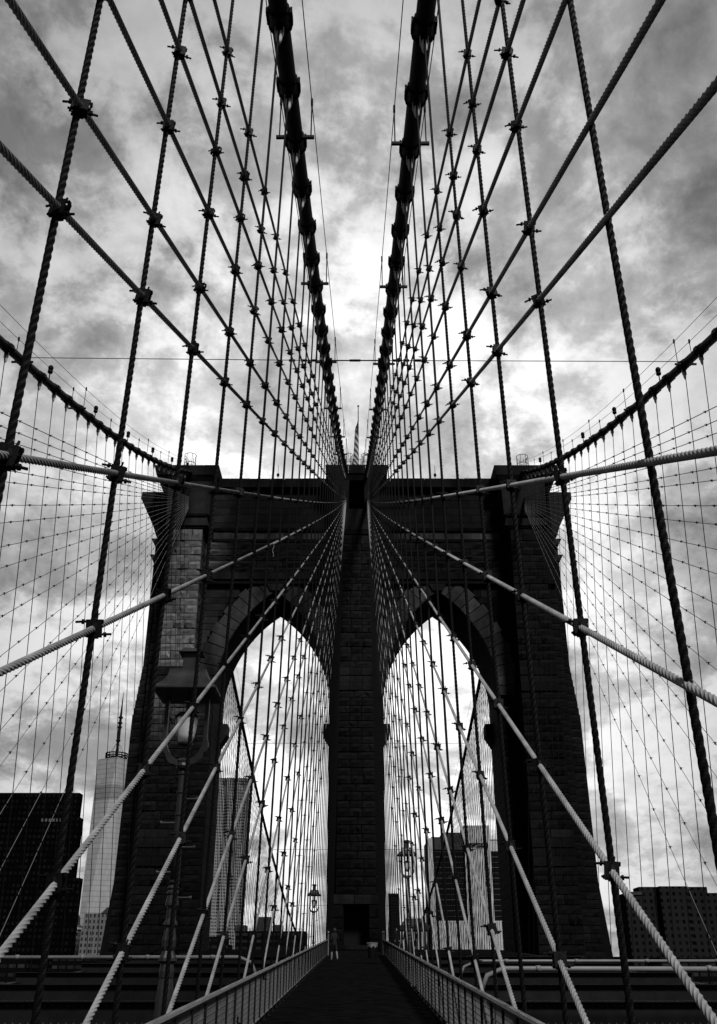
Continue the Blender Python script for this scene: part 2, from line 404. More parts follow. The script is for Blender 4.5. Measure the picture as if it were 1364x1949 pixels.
# jamb courses inside the arches (faces looking to the bridge axis)
hz = heights(1.0, SPR, 0.85)
for k, (p, q) in enumerate(zip(hz[:-1], hz[1:])):
    for sx in (-1, 1):
        cut = [YL + .15, 93.6 + (.8 if k % 2 else 0), 96.4 + (.6 if k % 2 else 0), YK - .05]
        for u, v in zip(cut[:-1], cut[1:]):
            blocks.append((u + .015, v - .015, sx * 13.95, p + .015, q - .015, 0.06, False, 0, -sx))
def block_matrix(bk):
    x0, x1, yf, z0, z1, dep, rock, prio, rot = bk
    if rot == 0: return Matrix.Translation(((x0 + x1) / 2, yf, (z0 + z1) / 2)) @ Matrix.Diagonal((x1 - x0, dep, z1 - z0, 1))
    # facing +x (rot=1) or -x (rot=-1); x0,x1 are y-limits, yf is the x plane
    Rz = Matrix.Rotation(math.pi / 2 * rot, 4, 'Z')
    return Matrix.Translation((yf, (x0 + x1) / 2, (z0 + z1) / 2)) @ Rz @ Matrix.Diagonal((x1 - x0, dep, z1 - z0, 1))
order = sorted(range(len(blocks)), key=lambda i: (-blocks[i][7], -(blocks[i][1] - blocks[i][0]) * (blocks[i][4] - blocks[i][3])))
single = set(order[:290])
mass = MB(); massd = MB()
for i, bk in enumerate(blocks):
    M = block_matrix(bk); rock = bk[6]; lst = ROCK if rock else DRESS
    k = random.randrange(len(lst))
    if i in single:
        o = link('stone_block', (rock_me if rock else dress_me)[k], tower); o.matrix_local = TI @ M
    else:
        V, F = lst[k]; A = np.array(M); VV = np.c_[np.array(V), np.ones(len(V))] @ A.T
        (mass if rock else massd).add(VV[:, :3].tolist(), F)
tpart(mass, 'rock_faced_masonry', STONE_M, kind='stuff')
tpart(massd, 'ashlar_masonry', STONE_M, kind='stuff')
# voussoirs of the two arches
AMAX = math.acos(OFF / RR); NV = 13
for sx in (-1, 1):
    for s2 in (-1, 1):
        c0 = sx * ARC_C - s2 * OFF
        for k in range(NV):
            t0 = AMAX * k / NV; t1 = AMAX * (k + 1) / NV - 0.0025
            th = 1.95 if k % 2 else 2.2
            b = MB(); V = []
            for y in (YL - .22 - random.uniform(0, .06), YL + .1):
                for (r_, t) in ((RR, t0), (RR + th, t0), (RR, t1), (RR + th, t1)):
                    V.append((c0 + s2 * r_ * math.cos(t), y, SPR + r_ * math.sin(t)))
            # chamfered face
            cxm = np.mean(V[:4], axis=0); F4 = []
            for p in V[:4]: F4.append(tuple(np.array(p) + 0.06 * (cxm - np.array(p)) + np.array((0, -.06, 0))))
            allv = F4 + V
            b.add(allv, [(0, 2, 3, 1), (0, 1, 5, 4), (1, 3, 7, 5), (3, 2, 6, 7), (2, 0, 4, 6), (4, 5, 9, 8), (5, 7, 11, 9), (7, 6, 10, 11), (6, 4, 8, 10)])
            tpart(b, 'voussoir', PALE_D)
    b = MB(); c = sx * ARC_C
    b.prism_y([(c - .5, APEX + .05), (c + .5, APEX + .05), (c + 1.0, APEX + 1.0), (c + .9, APEX + 2.1), (c - .9, APEX + 2.1), (c - 1.0, APEX + 1.0)], YL - .5, YL + .1)
    tpart(b, 'keystone', STONE_D)
# impost blocks on the jambs
for sx in (-1, 1):
    for xs, s2 in ((13.96, -1), (2.64, 1)):
        b = MB(); V = []
        x_in = sx * (xs + .2 * -s2); 
        for z, pr in ((21.4, .05), (22.6, .55), (23.7, .55)): V.append((z, pr))
        poly = [(sx * xs, 21.4), (sx * (xs + s2 * .75), 22.6), (sx * (xs + s2 * .75), 23.7), (sx * xs, 23.7)]
        if sx * s2 < 0: poly = poly[::-1]
        b.prism_y(poly, YK - 1.6, YK + .3); tpart(b, 'impost', STONE_D)
# string courses, cornices, parapet, pinnacle slabs
def ledge(name, x0, x1, y0, y1, z0, z1, chamf=0.0, m=STONE_D):
    # laid in lengths of stone with open joints, each a little out of line
    n = max(1, int(round((x1 - x0) / 1.9))); cuts = [x0 + (x1 - x0) * (k + (random.uniform(-.12, .12) if 0 < k < n else 0)) / n for k in range(n + 1)]
    for k in range(n):
        a, c = cuts[k] + (.012 if k else 0), cuts[k + 1] - (.012 if k < n - 1 else 0)
        ca, cc_ = (chamf if k == 0 else 0), (chamf if k == n - 1 else 0); q = random.uniform(-.03, .03); dz_ = random.uniform(-.012, .012)
        b = MB()
        b.hexa([(a + ca, y0 + chamf + q, z0), (c - cc_, y0 + chamf + q, z0), (a + ca, y1, z0), (c - cc_, y1, z0), (a, y0 + q, z1 + dz_), (c, y0 + q, z1 + dz_), (a, y1, z1 + dz_), (c, y1, z1 + dz_)])
        tpart(b, name, m)
for (x0, x1) in ((-15.0, -1.9), (1.9, 15.0)):
    ledge('string_course', x0, x1, YW - .35, YW + .3, 42.45, 42.72, 0.15)
    ledge('frieze_band', x0, x1, YW - .02, YW + .3, 41.45, 42.44, 0, PALE_D)
    ledge('string_course', x0, x1, YW - .30, YW + .3, 41.2, 41.44, 0.12)
    ledge('corbel_course', x0, x1, YW - .25, YW + .3, 37.05, 37.72, 0.2)
    ledge('parapet', x0 - .3, x1 + .3, YW - .9, YK + .6, 47.45, 48.3, 0.35)
for sx, xi, xo in ((-1, 15.45, 19.3), (1, 15.45, 19.3)):
    def X(a_, b_): return tuple(sorted((sx * a_, sx * b_)))
    ledge('buttress_ledge', *X(15.5, 19.25), YB - .22, 92, 41.62, 41.85, 0.1)
    ledge('buttress_neck', *X(15.4, 19.4), YB - .1, 92, 41.86, 42.94, -0.2)
    ledge('buttress_ledge', *X(15.3, 19.5), YB - .4, 92, 42.95, 43.17, 0.1)
    ledge('buttress_head', *X(15.1, 19.7), YB - .15, 92, 43.18, 47.0, 0.12)
    ledge('pinnacle_slab', *X(14.5, 21.3), YB - .35, YK + 1.5, 47.85, 48.86, 0.25)
    ledge('pinnacle_soffit', *X(14.75, 21.0), YB - .05, YK + 1.2, 47.02, 47.83, 0.5)
    b = MB(); poly = [(sx * x, z) for x, z in ((20.4, 42.6), (21.35, 42.6), (21.7, 43.6), (23.3, 46.9), (23.3, 47.75), (20.4, 47.75))]
    if sx < 0: poly = poly[::-1]
    b.prism_y(poly, 92.2, 98.4); tpart(b, 'end_cornice', STONE_D)
    for z in (39.6, 41.45):
        b = MB(); poly = [(sx * 20.4, z), (sx * 21.35, z), (sx * 21.75, z + .7), (sx * 20.4, z + .7)]
        if sx < 0: poly = poly[::-1]
        b.prism_y(poly, 92.1, 98.4); tpart(b, 'end_ledge', STONE_D)
ledge('buttress_ledge', -1.72, 1.72, YB - .25, 92, 40.95, 41.2, 0.1)
ledge('buttress_head', -1.95, 1.95, YB + .25, 92, 41.22, 44.0, 0.12)
for sx in (-1, 1): ledge('buttress_head', *sorted((sx * .75, sx * 2.4)), YB + .1, 92, 44.02, 47.3, 0.1)
ledge('pinnacle_slab', -3.3, 3.3, YB - .35, YK + 1.5, 48.0, 48.88, 0.2)
ledge('pinnacle_soffit', -3.0, 3.0, YB - .1, YK + 1.2, 47.32, 47.98, 0.3)
ledge('door_sill', -1.6, 1.6, YB - .5, YB + .05, 2.4, 2.74, 0.05)
b = MB(); b.box(-1.05, 1.05, 90.3, 90.4, 2.76, 5.94); tpart(b, 'door', mat('door_paint', 0.006, 0.8))

# ================================================================ CABLES
STEP = 2.286
def cab_z(y): return 19.4 + 0.275 * (y - 16.2) + 0.0017 * (y - 16.2) ** 2
def cab_xi(y): return 1.13 + 0.42 * ((88.0 - y) / 72.0) ** 2 * (1 if y < 88 else 0)
def cab_xo(y): return 17.45 - 1.95 * ((88.0 - y) / 46.0) if y > 42 else 15.5 - 0.03 * (42 - y)
A_IN, A_OUT = 1.993, 14.0
def net_x(y, z, inner):
    xc = cab_xi(y) if inner else cab_xo(y); zc = cab_z(y); a0 = A_IN if inner else A_OUT; zf = -2.0 if inner else floor_z(y)
    return a0 + (xc - a0) * (z - zf) / (zc - zf)
PROF = [1.0, 0.79] * 6
def rope(mb, fn, t0, t1, r, pitch, near=21.0, step=0.028, far_seg=2.3):
    """rope along fn(t) (t in metres): stranded where it is close to the promenade viewer, plain beyond"""
    ts = np.arange(t0, t1, 0.5); d = np.array([np.linalg.norm(np.array(fn(t)) - (CX, 0, 0)) for t in ts])
    nearm = (d < near).astype(int) + (d < 13.0).astype(int)
    i = 0
    while i < len(ts):
        j = i
        while j + 1 < len(ts) and nearm[j + 1] == nearm[i]: j += 1
        a_, b_ = ts[i], (ts[j + 1] if j + 1 < len(ts) else t1)
        if nearm[i]:
            n = max(3, int((b_ - a_) / (step if nearm[i] == 2 else 2 * step))); P = [fn(t) for t in np.linspace(a_, b_, n)]
            mb.tube(P, r, 12, True, profile=PROF, twist=2 * math.pi / pitch)
        else:
            n = max(2, int((b_ - a_) / far_seg) + 1); P = [fn(t) for t in np.linspace(a_, b_, n)]
            mb.tube(P, r * 0.93, 6, True)
        i = j + 1
# clamp where a stay crosses a suspender: two cheek plates and two bolts
cb = MB()
cb.lathe([(0.02, -.05), (.042, -.035), (.046, 0), (.042, .035), (.02, .05)], (0, 0, 0), 8)
cb.box(-.055, .055, -.034, -.022, -.062, .062); cb.box(-.055, .055, .022, .034, -.062, .062)
cb.box(-.030, .030, -.04, .04, -.070, -.048)
for dz_, sx_ in ((.050, -1), (-.046, 1)):
    cb.tube([(-.105 + .028 * sx_, -.01 * sx_, dz_), (.095 + .028 * sx_, .012 * sx_, dz_ + .006)], .0095, 6)
    cb.tube([(.068 * sx_, 0, dz_), (.088 * sx_, 0, dz_ + .002)], .020, 6)
    cb.tube([(-.052 * sx_, 0, dz_), (-.066 * sx_, 0, dz_)], .017, 6)
cb.tube([(0.016, 0, .05), (.022, .004, .105)], .0085, 5)
clamp_me = cb.mesh('clamp', IRON)
sm = MB(); sm.lathe([(.01, -.09), (.055, -.05), (.055, .05), (.01, .09)], (0, 0, 0), 5)
H_T, D_T = 45.585, 89.3
def anchor(sl): return (sl * D_T - H_T - 2.5) / (sl - 0.0486)
SL_L = dict(F=.4166, E=.4295, D=.4411, C=.4549, B=.4703, A=.4819, Z=.5050, Y=.5220, W=.5451, V=.5655, U=.5920, S=.6130, Q=.6510, P=.6850, O=.7230)
SL_R = dict(F=.4140, E=.4270, D=.4383, C=.4523, B=.4699, A=.4812, Z=.5052, Y=.5224, W=.5456, V=.5683, U=.5966, S=.6200, Q=.6579, P=.6900, O=.7280)
DECKS = [27.6, 31.4, 35.3, 39.2]
def stay_fn(sx, inner, ya, k):
    za = floor_z(ya) - 0.6; T = np.array((0, D_T, H_T - 0.05 * k))
    L = D_T - ya; sag = 0.36 * L / 90 * (1 if inner else 1.4)
    def f(t):
        y = ya + t; u = t / L; z = za + (T[2] - za) * u - sag * 4 * u * (1 - u)
        if inner:
            zt = (z + 2.0) / (H_T + 2.0); x = A_IN + (1.0667 - A_IN) * zt
            x = max(x, 0.9)
        else:
            x = A_OUT + (17.45 - A_OUT) * u
        return (sx * x, y, z)
    return f, L
SIDE = {-1: 'left', 1: 'right'}
stays = {}
for inner in (True, False):
    for sx in (-1, 1):
        lst = [anchor(s) for s in (SL_L if sx < 0 else SL_R).values()] + DECKS
        stays[(inner, sx)] = []
        for k, ya in enumerate(lst):
            f, L = stay_fn(sx, inner, ya, k); mb = MB()
            t0 = 0.0 if ya > -14 or not inner else -14 - ya
            if not inner and ya < 0: t0 = -ya
            rope(mb, f, t0, L, (0.0275 if k < 11 else max(.015, .0275 - .0014 * (k - 10))) if inner else max(.016, .022 - .0004 * k), 0.36, step=0.015)
            w = 'inner' if inner else 'outer'
            o = mb.obj('stay_rope', STAY if inner else STAY_O, None, False, label=f'silver diagonal stay rope, {ordw(k + 1)} from the top in the {SIDE[sx]} {w} fan', category='cable', group=f'stay ropes fanning from the tower top, {w} nets')
            stays[(inner, sx)].append((f, ya, L))
f_, ya_, L_ = stays[(True, -1)][7]; p_ = f_(19.7 - ya_)
b = MB(); b.tube([(p_[0] + .015 * math.sin(9 * q), p_[1] - .03, p_[2] - .02 - q * .32) for q in np.linspace(0, 1, 9)], .009, 5)
b.obj('loose_cord', STAY, None, label='short frayed pale cord dangling from a left stay rope', category='cord')
Y2 = {-1: 6.986, 1: 7.266}
nclamp = 0
for inner in (True, False):
    for sx in (-1, 1):
        j = 1 if inner else 11; n = 0
        while True:
            y = Y2[sx] + (j - 2) * STEP + (0.118 if j == 1 else 0.0)
            if y > 86.5: break
            n += 1; zb, zt = floor_z(y) - 0.8, cab_z(y) - 0.33; xb, xt = net_x(y, zb, inner), (cab_xi(y) if inner else cab_xo(y))
            mb = MB(); Ls = zt - zb
            wob = random.uniform(-.015, .015)
            def f(t, y=y, zb=zb, xb=xb, xt=xt, Ls=Ls, wob=wob): return (sx * (xb + (xt - xb) * t / Ls), y + wob * math.sin(math.pi * t / Ls), zb + t)
            rope(mb, f, 0, Ls, 0.0265 if inner else 0.02, 0.42, near=19.0, step=0.02, far_seg=12)
            w = 'inner' if inner else 'outer'
            cr = []
            for k, (fs, ya, L) in enumerate(stays[(inner, sx)]):
                if ya < y - 0.3:
                    p = fs(y - ya)
                    if p[2] < zt - 0.4 and p[2] > zb + 0.5 and y < 80: cr.append(p)
            near = inner and y < 34 and not (sx > 0 and j == 1)
            if not near and not (inner and sx > 0 and j == 1):
                for p in cr:
                    s_ = 0.62 if inner else 0.75
                    mb.add([(p[0] + v[0] * s_, p[1] + v[1] * s_, p[2] + v[2] * s_) for v in sm.v], sm.f)
                    if y < 62 : mb.box(p[0] - .11, p[0] + .11, p[1] - .008, p[1] + .008, p[2] + .02, p[2] + .036)
            o = mb.obj('suspender_rope', SUSP, None, False, label=f'dark vertical suspender rope, {ordw(n)} from the camera in the {SIDE[sx]} {w} net', category='cable', group=f'suspender ropes of the {w} nets')
            if near:
                for p in cr:
                    c = link('clamp', clamp_me, o, p); c.rotation_euler = (random.uniform(-.25, .25), -sx * random.uniform(-.10, .24), random.uniform(-.35, .35)); nclamp += 1
                    s_ = random.uniform(.92, 1.12); c.scale = (s_, s_, s_)
            j += 1
# cable bands with rope sockets
def band_mesh():
    b = MB(); k = 14
    P = [(0, -.30, 0), (0, -.26, 0), (0, .16, 0), (0, .22, 0), (0, .26, 0), (0, .30, 0)]
    b.tube(P, [.222, .242, .242, .275, .275, .222], k)
    for s_ in (-1, 1):
        b.box(s_ * .235 - .05, s_ * .235 + .05, -.22, .18, -.06, .06)
        for yy in (-.15, .1): b.tube([(s_ * .26, yy, -.1), (s_ * .26, yy, .12)], .025, 6)
    b.box(-.05, .05, -.10, .10, -.36, -.2)
    return b.mesh('cable_band', IRON)
def socket_mesh():
    b = MB(); b.lathe([(.028, -.42), (.065, -.30), (.078, -.16), (.06, -.04), (.03, .02)], (0, 0, 0), 10)
    for s_ in (-1, 1): b.box(s_ * .085 - .014, s_ * .085 + .014, -.025, .025, -.16, .16)
    return b.mesh('rope_socket', SOCKET, True)
BAND, SOCK = band_mesh(), socket_mesh()
lampb = MB(); lampb.tube([(0, 0, .2), (0, 0, .62)], .03, 6); lampb.lathe([(.06, .6), (.13, .64), (.13, .74), (.05, .78), (.12, .82), (.14, .95), (.09, 1.05), (.02, 1.08)], (0, 0, 0), 10)
LAMPB = lampb.mesh('cable_light', IRON, True)
for inner in (True, False):
    for sx in (-1, 1):
        fx = cab_xi if inner else cab_xo
        y0 = -6.0 if inner else 20.0
        lab = f'thick black main cable overhead, {SIDE[sx]} of the flag' if inner else f'main cable with small lamps climbing to the {SIDE[sx]} end of the tower'
        root = thing('main_cable', lab, 'cable', (0, 0, 0), 'main suspension cables')
        ys = np.arange(y0, 91.01, 1.0)
        b = MB(); b.tube([(sx * fx(min(y, 88)), y, cab_z(y)) for y in ys], 0.205, 16); b.obj('wrapped_strand', CABLE, root, True)
        j = 1 if inner else 9
        while True:
            y = Y2[sx] + (j - 2) * STEP
            if y > 86.6: break
            sl = 0.275 + 0.0034 * (y - 16.2); z = cab_z(y)
            c = link('cable_band', BAND, root, (sx * fx(y), y, z)); c.rotation_euler = (math.atan(sl), 0, 0)
            s_ = link('rope_socket', SOCK, c); s_.location = (0, 0, -.34); s_.rotation_euler = (-math.atan(sl), 0, 0)
            j += 1
        # hand ropes and their stanchions
        for off in (-0.36, 0.36):
            yy = [q for q in np.arange(y0, 88.1, 3.0)]
            b = MB(); b.tube([(sx * fx(q) + off * (1.15 if inner else 1), q, cab_z(q) + 1.22) for q in yy], 0.013 if inner else .012, 5); b.obj('hand_rope', IRON, root)
        j = 7 - 4 if inner else 11
        while True:
            y = Y2[sx] + (j - 2) * STEP - 0.25
            if y > 86: break
            for off in (-0.36, 0.36):
                x = sx * fx(y) + off * (1.15 if inner else 1); z = cab_z(y)
                b = MB(); b.tube([(x, y, z - .05), (x, y, z + 1.25)], .018, 6)
                b.box(x - .03, x + .03, y - .05, y + .05, z + 1.14, z + 1.34); b.obj('stanchion', IRON, root)
            b = MB(); x = sx * fx(y); b.box(x - .50, x + .50, y - .04, y + .04, cab_z(y) - .09, cab_z(y) - .01); b.obj('stanchion_bracket', IRON, root)
            j += 4
        if not inner:
            for j in range(13, 40, 4):
                y = Y2[sx] + (j - 2) * STEP - 1.0
                if y < 86: link('cable_light', LAMPB, root, (sx * fx(y), y, cab_z(y)))
        else:
            b = MB(); b.tube([(sx * fx(q) + sx * .12, q, cab_z(q) - .27) for q in np.arange(30, 88, 3.0)], .012, 5); b.obj('power_line', IRON, root)
        # far side of the tower
def far_z(y): return 4 + 42.5 * ((300 - y) / 200.0) ** 2
def far_x(y, inner): return (1.2 + .8 * (y - 100) / 200) if inner else 17.4 - 4.2 * min(1, (y - 100) / 130)
for inner in (False, True):
    for sx in (-1, 1):
        lab = f'far main cable falling away behind the tower, seen through the {SIDE[sx]} arch' if not inner else f'far inner main cable behind the centre pier, {SIDE[sx]} side'
        root = thing('far_main_cable', lab, 'cable', (0, 0, 0), 'main suspension cables')
        b = MB(); b.tube([(sx * far_x(y, inner), y, far_z(y)) for y in np.arange(99.5, 301, 4)], .22, 8); b.obj('wrapped_strand', CABLE, root, True)
        if not inner:
            for off in (-.4, .4):
                b = MB(); b.tube([(sx * far_x(y, inner) + off, y, far_z(y) + 1.3) for y in np.arange(99.5, 301, 8)], .014, 4); b.obj('hand_rope', IRON, root)
            for k in range(78):
                y = 104 + STEP * k; zf = floor_z(y) - .8
                if far_z(y) - zf < 1.2: break
                mb = MB(); xt = far_x(y, False); p0 = (sx * 13.4, y, zf); p1 = (sx * xt, y, far_z(y) - .2)
                mb.tube([p0, p1], .024, 4)
                link('far_suspender_rope', mb.mesh('far_suspender_rope', SUSP), None, None, label=f'thin far suspender rope, {ordw(k + 1)} beyond the tower through the {SIDE[sx]} arch', category='cable', group='suspender ropes beyond the tower')
                # small clamp knots
            for k in range(22):
                ya = 114 + 4.57 * k; mb = MB(); zA = floor_z(ya) - .6
                mb.tube([(sx * 17.4, 100.5, 45.4), (sx * 13.4, ya, zA)], .024, 4)
                link('far_stay_rope', mb.mesh('far_stay_rope', SUSP), None, None, label=f'thin far stay rope, {ordw(k + 1)} beyond the tower through the {SIDE[sx]} arch', category='cable', group='stay ropes beyond the tower')
# tie rods between the cables
yt = 36.2; zt = cab_z(yt)
t = thing('tie_rod', 'thin horizontal tie wire across all four main cables', 'wire', (0, yt, zt))
b = MB(); b.tube([(-cab_xo(yt), 0, .10), (-1.4, 0, -.05)], .018, 6); b.tube([(1.4, 0, -.05), (cab_xo(yt), 0, -.10)], .018, 6); b.obj('wire', IRON, t)
b = MB(); b.tube([(-1.4, 0, -.05), (1.4, 0, -.05)], .03, 6); b.tube([(-.25, 0, -.05), (.25, 0, -.05)], .055, 6)
for s_ in (-1, 1):
    b.tube([(s_ * 1.05, 0, -.05), (s_ * 1.32, 0, -.05)], .12, 8)
    for x in (1.75, 2.2, 2.75): b.tube([(s_ * x, 0, -.05), (s_ * (x + .28), 0, -.05)], .06, 6)
b.obj('turnbuckle', IRON, t)
for k, (yy, zz) in enumerate(((140, 32.5), (175, 20.5), (205, 13.2))):
    b = MB(); b.tube([(-far_x(yy, False), yy, far_z(yy)), (far_x(yy, False), yy, far_z(yy))], .03, 5)
    b.obj('far_tie_rod', IRON, None, label=f'faint horizontal tie wire seen through both arches, {ordw(k + 1)} from the top', category='wire', group='far tie wires')

# ================================================================ TOWER TOP FITTINGS
def cage(x, y, z, r, h, label):
    t = thing('ladder_cage', label, 'cage', (x, y, z), 'ladder cages on the tower top')
    for zz in (h, h * .45):
        b = MB(); b.tube([(r * math.cos(q), r * math.sin(q), zz) for q in np.linspace(math.pi * .75, math.pi * 2.25, 14)], .03, 5); b.obj('hoop', IRON, t)
    for q in np.linspace(math.pi * .75, math.pi * 2.25, 6):
        b = MB(); b.tube([(r * math.cos(q), r * math.sin(q), -.4), (r * math.cos(q), r * math.sin(q), h)], .025, 5); b.obj('upright', IRON, t)
    b = MB()
    for s_ in (-.25, .25): b.tube([(s_, r * .7, -1.5), (s_, r * .7, h)], .025, 5)
    for q in np.arange(-1.4, h - .2, .35): b.tube([(-.25, r * .7, q), (.25, r * .7, q)], .018, 4)
    b.obj('ladder', IRON, t)
cage(-.85, 89.2, 48.9, .42, 1.75, 'small ladder cage on the centre pier, left of the flag')
cage(.95, 89.2, 48.9, .42, 1.75, 'small ladder cage on the centre pier, right of the flag')
cage(-17.85, 89.6, 48.9, .62, 1.9, 'round ladder cage on the left end of the tower')
cage(17.8, 89.6, 48.9, .62, 1.75, 'round ladder cage on the right end of the tower')
b = MB()
for zz in (.55, 1.15): b.tube([(-.5, 0, zz), (.55, 0, zz)], .025, 5)
for x in (-.35, .4): b.tube([(x, 0, -.1), (x, 0, 1.15)], .025, 5)
o = b.obj('guard_rail', IRON, None, label='low pipe guard rail between the two cages under the flag', category='railing'); o.location = (0, 89.1, 48.92)
for sx in (-1, 1):
    b = MB(); b.tube([(0, 0, -.3), (0, 0, 1.8)], .025, 5); b.lathe([(.03, .35), (.14, .5), (.16, .7), (.05, .85)], (0, 0, 0), 8)
    o = b.obj('roof_beacon', IRON, None, label=f'tiny beacon on a rod on the parapet above the {SIDE[sx]} arch', category='beacon', group='beacons on the parapet'); o.location = (sx * 8.45, 90.5, 48.3)
# flag
fl = thing('flag', 'limp striped flag hanging from the pole on the tower', 'flag', (.18, 94, 48.88))
b = MB(); b.tube([(0, 0, 0), (0, 0, 10.9)], [.085, .045], 8); b.lathe([(.03, 10.9), (.12, 10.98), (.12, 11.06), (.03, 11.15)], (0, 0, 0), 8); b.obj('pole', IRON, fl, True)
nu, nv = 26, 40; V = []; F = []; uv = []
for j in range(nv + 1):
    v = j / nv            # 0 = hoist top .. 1 = hem
    for i in range(nu + 1):
        u = i / nu        # 0 hoist .. 1 fly; limp: the fly hangs down beside the pole
        z = 10.7 - v * 5.0 - u * 4.9 * (0.9 + .1 * math.sin(3 * v))
        ph = u * 3.2 * math.pi
        reach = math.sin(min(1.0, u * 1.6) * math.pi / 2) * (.22 + .78 * min(1, (v * .75 + u * .55)))
        x = -.04 - .62 * reach * (.55 + .45 * math.cos(ph)) + .42 * reach * max(0, math.sin(ph + .4 * v))
        y = -.08 - .26 * math.sin(ph + 1.2 * v) * min(1, 2.5 * u)
        V.append((x, y, z)); uv.append((u, 1 - v))
for j in range(nv):
    for i in range(nu):
        q = j * (nu + 1) + i; F.append((q, q + 1, q + nu + 2, q + nu + 1))
b = MB(); b.add(V, F); me = b.mesh('cloth', [], True)
ul = me.uv_layers.new(name='UVMap')
for lp in me.loops: ul.data[lp.index].uv = uv[lp.vertex_index]
fm = bpy.data.materials.new('flag_cloth'); fm.use_nodes = True; t_ = fm.node_tree; bs = t_.nodes['Principled BSDF']; bs.inputs['Roughness'].default_value = .9
uvn = t_.nodes.new('ShaderNodeUVMap'); sp = t_.nodes.new('ShaderNodeSeparateXYZ'); t_.links.new(uvn.outputs[0], sp.inputs[0])
def fmath(op, p, q=None):
    n = t_.nodes.new('ShaderNodeMath'); n.operation = op
    for i, w in enumerate((p, q)):
        if w is None: continue
        if isinstance(w, (int, float)): n.inputs[i].default_value = w
        else: t_.links.new(w, n.inputs[i])
    return n.outputs[0]
stripe = fmath('GREATER_THAN', fmath('FRACT', fmath('MULTIPLY', sp.outputs[1], 6.5)), 0.5)
canton = fmath('MULTIPLY', fmath('LESS_THAN', sp.outputs[0], 0.42), fmath('GREATER_THAN', sp.outputs[1], 0.46))
su = fmath('SUBTRACT', fmath('FRACT', fmath('MULTIPLY', sp.outputs[0], 14.0)), .5); sv = fmath('SUBTRACT', fmath('FRACT', fmath('MULTIPLY', sp.outputs[1], 11.0)), .5)
star = fmath('LESS_THAN', fmath('ADD', fmath('MULTIPLY', su, su), fmath('MULTIPLY', sv, sv)), 0.06)
c1 = fmath('ADD', fmath('MULTIPLY', stripe, 0.30), .02)
c2 = fmath('ADD', fmath('MULTIPLY', star, .45), .008)
cv = fmath('ADD', fmath('MULTIPLY', c2, canton), fmath('MULTIPLY', c1, fmath('SUBTRACT', 1.0, canton)))
cc = t_.nodes.new('ShaderNodeCombineColor')
for i in range(3): t_.links.new(cv, cc.inputs[i])
t_.links.new(cc.outputs[0], bs.inputs['Base Color'])
me.materials.append(fm); link('cloth', me, fl)

